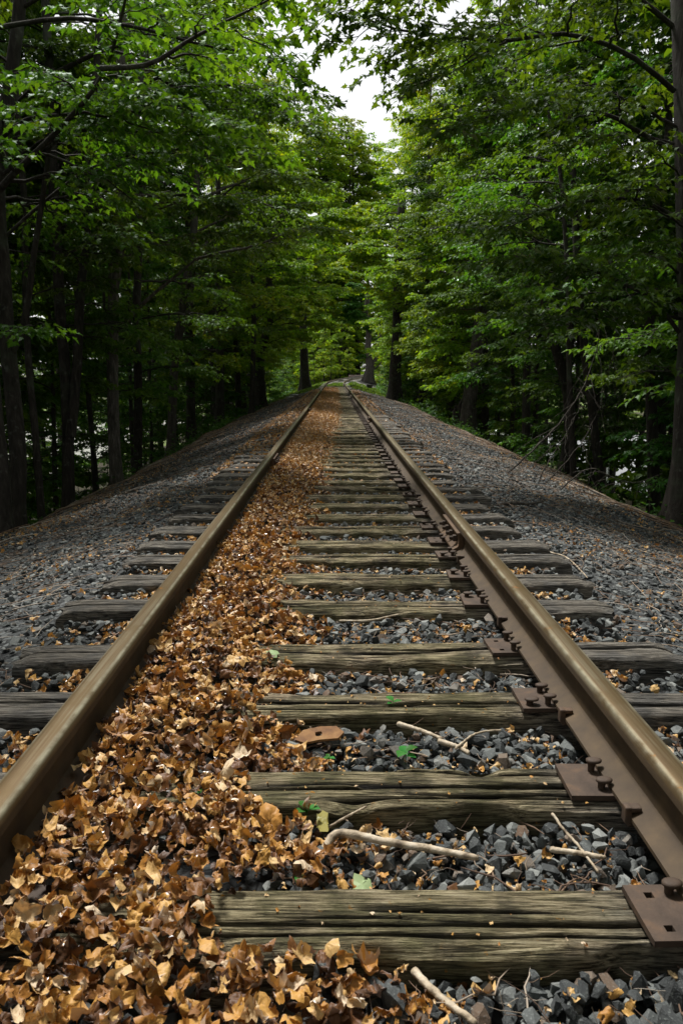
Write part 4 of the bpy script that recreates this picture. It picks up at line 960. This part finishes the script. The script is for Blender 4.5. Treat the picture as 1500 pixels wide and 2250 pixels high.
# ---- prototypes for the rest of the wood
def proto(name, H, r0, h0, nl, Lfun, leaf, lod, seed, dens=1., mats=None, wob=.35, twl=(.25,.55), pb=.7, elev=(8,38), bark=.06, sp=70, even=False):
    rs = np.random.RandomState(seed); n = 7
    t = np.linspace(0,1,n); path = np.stack([rs.normal(0,wob,n).cumsum()*.5*t, rs.normal(0,wob,n).cumsum()*.5*t, t*H],-1)
    Wd, Lf = Acc(), Acc(); c = trunk_into(Wd, path, r0, r0*.10, .6, k=12, n=40, seed=seed, bark=bark)
    LL, LR = rand_limbs(rs, c, r0, H, h0, nl, Lfun, 0.0, spread=sp, pbias=pb, elev=elev, even=even, top=H > 9)
    V,q = tubes(np.array(LL), np.array(LR)[:,None]*np.linspace(1,.22,14)[None], 5); Wd.add(V,q)
    foliage(LL, LR, rs, Lf, Wd, leaf, lod, dens, twl=twl)
    mats = mats or (M_BARK, M_LEAF)
    tm = Wd.mesh(name+'_trunk', True); cm = Lf.mesh(name+'_crown'); tm.materials.append(mats[0]); cm.materials.append(mats[1])
    return tm, cm
NEAR = [proto('near', 13, .085, 1.2, 34, vl, .11, 0, 50+i, dens=1.3, pb=.5, even=True) for i in range(3)]
NEARR = [proto('nearr', 11.5, .11, 1.2, 30, (lambda h: .9 if h < 3.8 else (min(.5+.42*h,3.0) if h < 7 else 2.5)), .11, 0, 60+i, dens=1.55, pb=.45, even=True) for i in range(2)]
THIN = [proto('thin', 11, .075, 2.5, 20, (lambda h: 2.1), .12, 1, 70+i, dens=1.35, pb=0., wob=.25) for i in range(2)]
MID = [proto('mid', 17.5, .22, 2.2, 36, (lambda h: min(1.2+.52*h,4.7)*(1-(h/18.5)**3)), .165, 1, 80+i, dens=1.0, twl=(.35,.8)) for i in range(3)]
CLOSE = [proto('close', 19, .24, 2.4, 42, (lambda h: (min(1.0+.45*h,3.9) if h < 8.5 else 1.9)*(1-(h/24)**6)), .17, 1, 180+i, dens=.88, twl=(.35,.8), elev=(5,50), even=True, pb=.45) for i in range(3)]
WALL = [proto('wall', 31, .38, 1.5, 70, (lambda h: min(2.5+.35*h,6.5)*(1-(h/34)**6)), .30, 2, 190+i, dens=.66, twl=(.5,1.1), pb=.2, elev=(5,60)) for i in range(2)]
MIDL = [proto('midl', 17, .18, 2.2, 38, (lambda h: min(.8+.45*h,3.5) if h < 9.5 else 1.6), .15, 1, 285+i, dens=1.0, pb=.45, even=True, twl=(.35,.75)) for i in range(2)]
MIDR = [proto('midr', 16, .18, 2.2, 34, (lambda h: min(.8+.45*h,3.6) if h < 7.5 else 1.7), .15, 1, 85+i, dens=1.3, pb=.35, even=True, twl=(.35,.75)) for i in range(2)]
FAR = [proto('far', 20, .3, 1.2, 44, (lambda h: min(2.2+.5*h,5.6)*(1-(h/21.5)**5)), .30, 2, 90+i, dens=.62, twl=(.5,1.1), pb=.2) for i in range(3)]
BACK = [proto('back', 15, .16, 2.5, 30, (lambda h: min(1.8+.4*h,4.6)*(1-(h/16)**5)), .18, 2, 95+i, dens=.95, twl=(.35,.8), pb=.2) for i in range(2)]
SAP = [proto('sap', 3.6, .022, .25, 14, (lambda h: .95*(1.25-h/4)), .10, 0, 110+i, dens=1.6, pb=0., wob=.12, elev=(15,50), twl=(.18,.35)) for i in range(3)]
SAPF = [proto('sapf', 4.2, .03, .2, 16, (lambda h: 1.2*(1.25-h/5)), .14, 1, 120+i, dens=1.2, pb=0., wob=.12, elev=(15,50), twl=(.25,.45)) for i in range(2)]
PLACED = []
def plant(name, pr, lat, y, s, rz, group, cat, mat=None, row=''):
    x = lat+float(cx(y)); root = empty(name, (x, y, float(gz(x,y))-.06), rz); root.scale = (s,s,s*rng.uniform(.95,1.08))
    for nm, me in (('trunk', pr[0]), ('crown', pr[1])):
        o = link(nm, me, root)
        if nm == 'crown' and mat is not None:
            o.material_slots[0].link = 'OBJECT'; o.material_slots[0].material = mat
    tag(root, None, cat, group); PLACED.append((root, y, lat, row, name)); return root
rng = random.Random(21)
def jit(a): return rng.uniform(-a,a)
KEYXY = [(o.location.x,o.location.y) for o in COL.objects if o.get('category')=='tree']
def clear(x,y,d): return all((x-a)**2+((y-b)*.8)**2 > d*d for a,b in KEYXY)
for side in (-1,1):
    w = 'left' if side < 0 else 'right'; rot = 0 if side < 0 else math.pi
    # edge row
    y = 19.5 if side < 0 else 13.0
    while y < 70:
        lat = side*(rng.uniform(4.5,5.5)+(0 if y < 62 else 2.2)+(.8 if side > 0 and y < 46 else 0)+(.7 if 40 < y < 62 else 0)); x = lat+float(cx(y))
        if clear(x,y,1.6):
            if y < 27: pr = rng.choice(NEAR if side < 0 else NEARR); mt = M_LEAF; nm='maple_tree'
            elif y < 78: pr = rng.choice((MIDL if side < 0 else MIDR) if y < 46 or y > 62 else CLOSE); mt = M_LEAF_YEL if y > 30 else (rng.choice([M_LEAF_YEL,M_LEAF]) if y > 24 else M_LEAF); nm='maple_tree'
            else: pr = rng.choice(FAR); mt = rng.choice([M_LEAF,M_LEAF_YEL,M_LEAF_COOL]); nm='broadleaf_tree'
            if True:
                plant(nm, pr, lat, y, rng.uniform(.92,1.08)*(1.0 if y < 44 or y > 62 else 1.06), rot+jit(.45), 'trees in the edge row on the %s'%w, 'tree', mt, 'edge row on the '+w)
        y += rng.uniform(2.2,3.4) if y < 60 else rng.uniform(4.5,7)
    for (yy, ll) in ((7.2,6.9),(9.6,7.6),(12.2,6.6),(15.0,7.2),(18.0,6.8)):
        plant('maple_tree', rng.choice(NEAR if yy < 14 else BACK), side*(ll+.6), yy+jit(.5), rng.uniform(.95,1.15), rng.uniform(0,6), 'near trees behind the %s edge'%w, 'tree', M_LEAF, 'near row behind the %s edge'%w)
    # thin row
    y = 6.5 if side < 0 else 7.5
    while y < 48:
        lat = side*rng.uniform(5.2,8.2); x = lat+float(cx(y))
        if clear(x,y,.8):
            plant('slender_tree', rng.choice(THIN), lat, y, rng.uniform(.8,1.15), rng.uniform(0,6), 'slender trees just below the %s edge'%w, 'tree', rng.choice([M_LEAF,M_LEAF_COOL]), 'slender row below the %s edge'%w)
        y += rng.uniform(1.3,2.6)
    # second row
    y = 9.0
    while y < 68:
        lat = side*rng.uniform(8,12)
        plant('broadleaf_tree', rng.choice(BACK), lat, y, rng.uniform(.85,1.1), rng.uniform(0,6), 'trees in the second row on the %s'%w, 'tree', rng.choice([M_LEAF,M_LEAF_COOL]), 'second row on the '+w)
        y += rng.uniform(2.2,3.4) if y < 26 else rng.uniform(3.2,4.8)
    y = 14.0
    while y < (74 if side < 0 else 100):
        lat = side*rng.uniform(14,24)
        plant('broadleaf_tree', rng.choice(BACK), lat, y, rng.uniform(.95,1.3), rng.uniform(0,6), 'trees in the back row on the %s'%w, 'tree', rng.choice([M_LEAF,M_LEAF_COOL]), 'back row on the '+w)
        y += rng.uniform(7,11)
    for i,(lat,y,s) in enumerate(((-11,112,1.15),(-8,116,1.2),(-5.2,119,1.25),(-2.6,122,1.3),(-.2,125,1.3),(2.0,127,1.25),(3.9,132,1.28),(17.5,118,1.15),(20,124,1.2),(5.8,136,1.2),(7.6,141,1.15),(9.5,146,1.1),(.9,131,1.3),(-6.5,130,1.35),(17,108,1.0),(-1.2,134,1.4),(-14,106,1.1)) if side < 0 else ()):
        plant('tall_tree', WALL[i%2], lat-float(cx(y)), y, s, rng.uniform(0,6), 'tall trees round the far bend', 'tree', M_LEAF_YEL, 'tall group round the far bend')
    # saplings and bushes along the edge
    y = 7.5
    while y < 34:
        lat = side*rng.uniform(4.9 if side < 0 else 5.3,8.4)
        plant('sapling', rng.choice(SAP), lat, y, rng.uniform(.7,1.15), rng.uniform(0,6), 'leafy saplings along the %s edge'%w, 'sapling', rng.choice([M_LEAF,M_LEAF_COOL,M_LEAF_COOL]), 'saplings along the %s edge'%w)
        y += rng.uniform(.55,1.0)
    while y < 85:
        lat = side*rng.uniform(4.7,6.5)
        plant('bush', rng.choice(SAPF), lat, y, rng.uniform(.7,1.1), rng.uniform(0,6), 'leafy bushes along the far %s edge'%w, 'bush', rng.choice([M_LEAF,M_LEAF_COOL]), 'bushes along the far %s edge'%w)
        y += rng.uniform(1.1,2.0)
# trees closing the view beyond the bend
for i in range(26):
    y = rng.uniform(118,190); x = -16+i*1.5+jit(1.5)
    if abs(x-float(cx(y))) < 4 and y < 150: x -= 8
    lat = x-float(cx(y))
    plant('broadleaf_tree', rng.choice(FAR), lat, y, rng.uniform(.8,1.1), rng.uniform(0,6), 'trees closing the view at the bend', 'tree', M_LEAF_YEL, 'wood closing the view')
for i in range(34):
    y = rng.uniform(84,112); x = -12+i*1.2
    x = float(cx(y))+(-1 if i%2 else 1)*rng.uniform(2.3,9)
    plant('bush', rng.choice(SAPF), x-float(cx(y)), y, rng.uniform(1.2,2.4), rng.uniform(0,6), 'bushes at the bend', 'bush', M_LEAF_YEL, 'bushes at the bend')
# far line of trees across the low ground
for i in range(34):
    side = -1 if i%2 else 1; y = 20+i*9; lat = side*rng.uniform(34,60)
    plant('broadleaf_tree', rng.choice(FAR), lat, y, rng.uniform(.7,.95), rng.uniform(0,6), 'far trees across the low ground', 'tree', M_LEAF_COOL, 'far %s line across low ground'%('left' if side<0 else 'right'))
# trees added beside and behind the camera to shade the near track and ties
for i,(lat,y) in enumerate(((-5.2,3.0),(-5.6,-1.5),(-4.8,-6),(-1.5,-9),(5.6,3.4),(5.0,-2),(5.4,-7),(2.6,-10),(0,-13),(-7,-11),(7,-12))):
    plant('maple_tree', NEARR[i%2], lat, y, 1.1, (0 if lat < 0 else math.pi)+jit(.4), 'trees added for shade behind the viewpoint', 'tree', M_LEAF, 'added shade group behind the viewpoint')
rows = {}
for r_ in PLACED: rows.setdefault((r_[3], r_[4]), []).append(r_)
for (row, nm), lst in rows.items():
    lst.sort(key=lambda r_: r_[1] if 'closing' not in row and 'bend' not in row else r_[2]+float(cx(r_[1])))
    for i, r_ in enumerate(lst):
        how = 'counted from the left' if ('closing' in row or 'at the bend' in row) else 'counted from the camera'
        r_[0]['label'] = '%s, %s in the %s, %s' % (nm.replace('_',' '), ordinal(i+1), row, how)

# ---- low plants on the banks
rs = np.random.RandomState(200); A = Acc()
for (y0,y1,n,sz) in ((4,30,90000,.085),(30,110,60000,.17)):
    for side in (-1,1):
        m_ = n//2; y = rs.uniform(y0,y1,m_); a = np.interp(y,[4,18,35],[4.35,4.15,3.7])+rs.gamma(1.7,1.5,m_); x = side*a+cx(y)
        keep = fbm(np.stack([x*.5,y*.4,0*x],-1),55,2)+.35 > rs.rand(m_)*.7; x,y=x[keep],y[keep]
        pos = np.stack([x,y,gz(x,y)+rs.gamma(1.6,.09,len(x))],-1); d = rs.normal(size=pos.shape); d[:,2]=np.abs(d[:,2])*.3-.1
        put_leaves(A,pos,d,sz,rs,1,.45)
tag(link('undergrowth', A.mesh('undergrowth'), None, M_LEAF_COOL), 'low leafy undergrowth covering the banks below the trees', 'undergrowth', None, 'stuff')
# grass tufts between the far rails and on the shoulders
A = Acc(); n = 5200
y = rs.uniform(50,80,n); x = rs.choice([-1,1],n)*rs.uniform(0,4.2,n); keep = (np.abs(np.abs(x)-RX) > .1)&((np.abs(x)<.7)&(y>58)|(np.abs(x)>1.2)); x,y=x[keep]+cx(y[keep]),y[keep]
pos = np.stack([x,y,gz(x,y)-.01],-1); d = np.stack([rs.normal(0,.5,len(x)),rs.normal(0,.5,len(x)),np.ones(len(x))],-1)
put_leaves(A,pos,d,.16,rs,2,.9)
tag(link('grass', A.mesh('grass'), None, M_GRASS), 'patches of green grass between the far rails', 'grass', None, 'stuff')

# broken stump and bare brush
rs = np.random.RandomState(5)
b = P(1003,912,29.3); b[2] = float(gz(b[0],b[1]))-.05; k=18; n=16; hh=1.35; A=Acc()
a = np.arange(k)/k*2*math.pi; z = np.linspace(0,1,n)[:,None]; R = .19*(1+.6*np.exp(-z*6))*(1-.15*z)*(1+.12*noise(np.stack([np.cos(a)*2+0*z,np.sin(a)*2+0*z,z*2+0*a],-1),3))
jag = hh*(.72+.28*np.clip(noise(np.stack([np.cos(a)*1.6,np.sin(a)*1.6,0*a],-1),8)+.4*np.cos(a-1),-1,1))
V = np.stack([np.cos(a)*R, np.sin(a)*R, z*jag[None,:]],-1); V2 = V[::-1].copy(); V2[:,:,:2]*=.72; VV = np.concatenate([V,V2[:8]]).reshape(-1,3); i = np.arange(len(VV)).reshape(-1,k)
q = np.stack([i[:-1],np.roll(i,-1,1)[:-1],np.roll(i,-1,1)[1:],i[1:]],-1).reshape(-1,4)
o = link('tree_stump', mesh('tree_stump',VV,[q],True),None,M_BARK_MID); o.location=b; tag(o,'broken jagged grey stump beside the leaning trunk on the right','tree stump')
def brush(paths, r, label):
    base = np.array(paths[0][-1]); base[2] = float(gz(base[0],base[1]))-.03; A=Acc()
    for p in paths:
        c = resample(np.array(p)-base, 24); c[1:] += rs.normal(0,.008,(23,3)); V,q = tubes(c[None],(r*np.linspace(.35,1,24))[None],6); A.add(V,q)
    for p in paths:
        S,Sl,_,_ = side_shoots(resample(np.array(p)-base,14)[None], np.array([16]), .05, rs, lambda pi,t,rr: rr.uniform(.25,.9,len(pi)), (25,80), 8, rise=-.2, droop=.4)
        V,q = tubes(S, np.full((len(S),8),r*.3)*np.linspace(1,.4,8)[None],4); A.add(V,q)
    o = link('bare_sapling', A.mesh('bare_sapling',True), None, M_BARK_MID); o.location = base; tag(o,label,'dead sapling')
brush([pp([(1322,668),(1312,760),(1290,830),(1250,900),(1195,965),(1130,1025),(1095,1062)],10.5)], .014, 'long thin bare stem arching down to the right shoulder')
brush([pp([(1250,790),(1275,850),(1268,900),(1240,960),(1200,1020),(1180,1072)],10.8), pp([(1360,700),(1330,850),(1290,950),(1220,1040),(1185,1072)],10.9)], .009, 'tangle of thin bare twigs at the foot of the right thicket')
brush([pp([(1455,1040),(1380,1060),(1300,1030),(1250,1060),(1215,1090)],10.2)], .01, 'low bare branch spreading left from the massive right trunk')
brush([pp([(470,890),(445,925),(410,960),(370,990)],19)], .012, 'pale bare twig leaning over the left shoulder')

strip('lane', -60, -20, -10, 120, -6.0, M_LANE, 'pale open ground glimpsed below the trees on the left', 'lane')
strip('pond_water', 17, 60, -10, 90, -5.95, M_WATER, 'bright pond water glimpsed below the trees on the right', 'water')
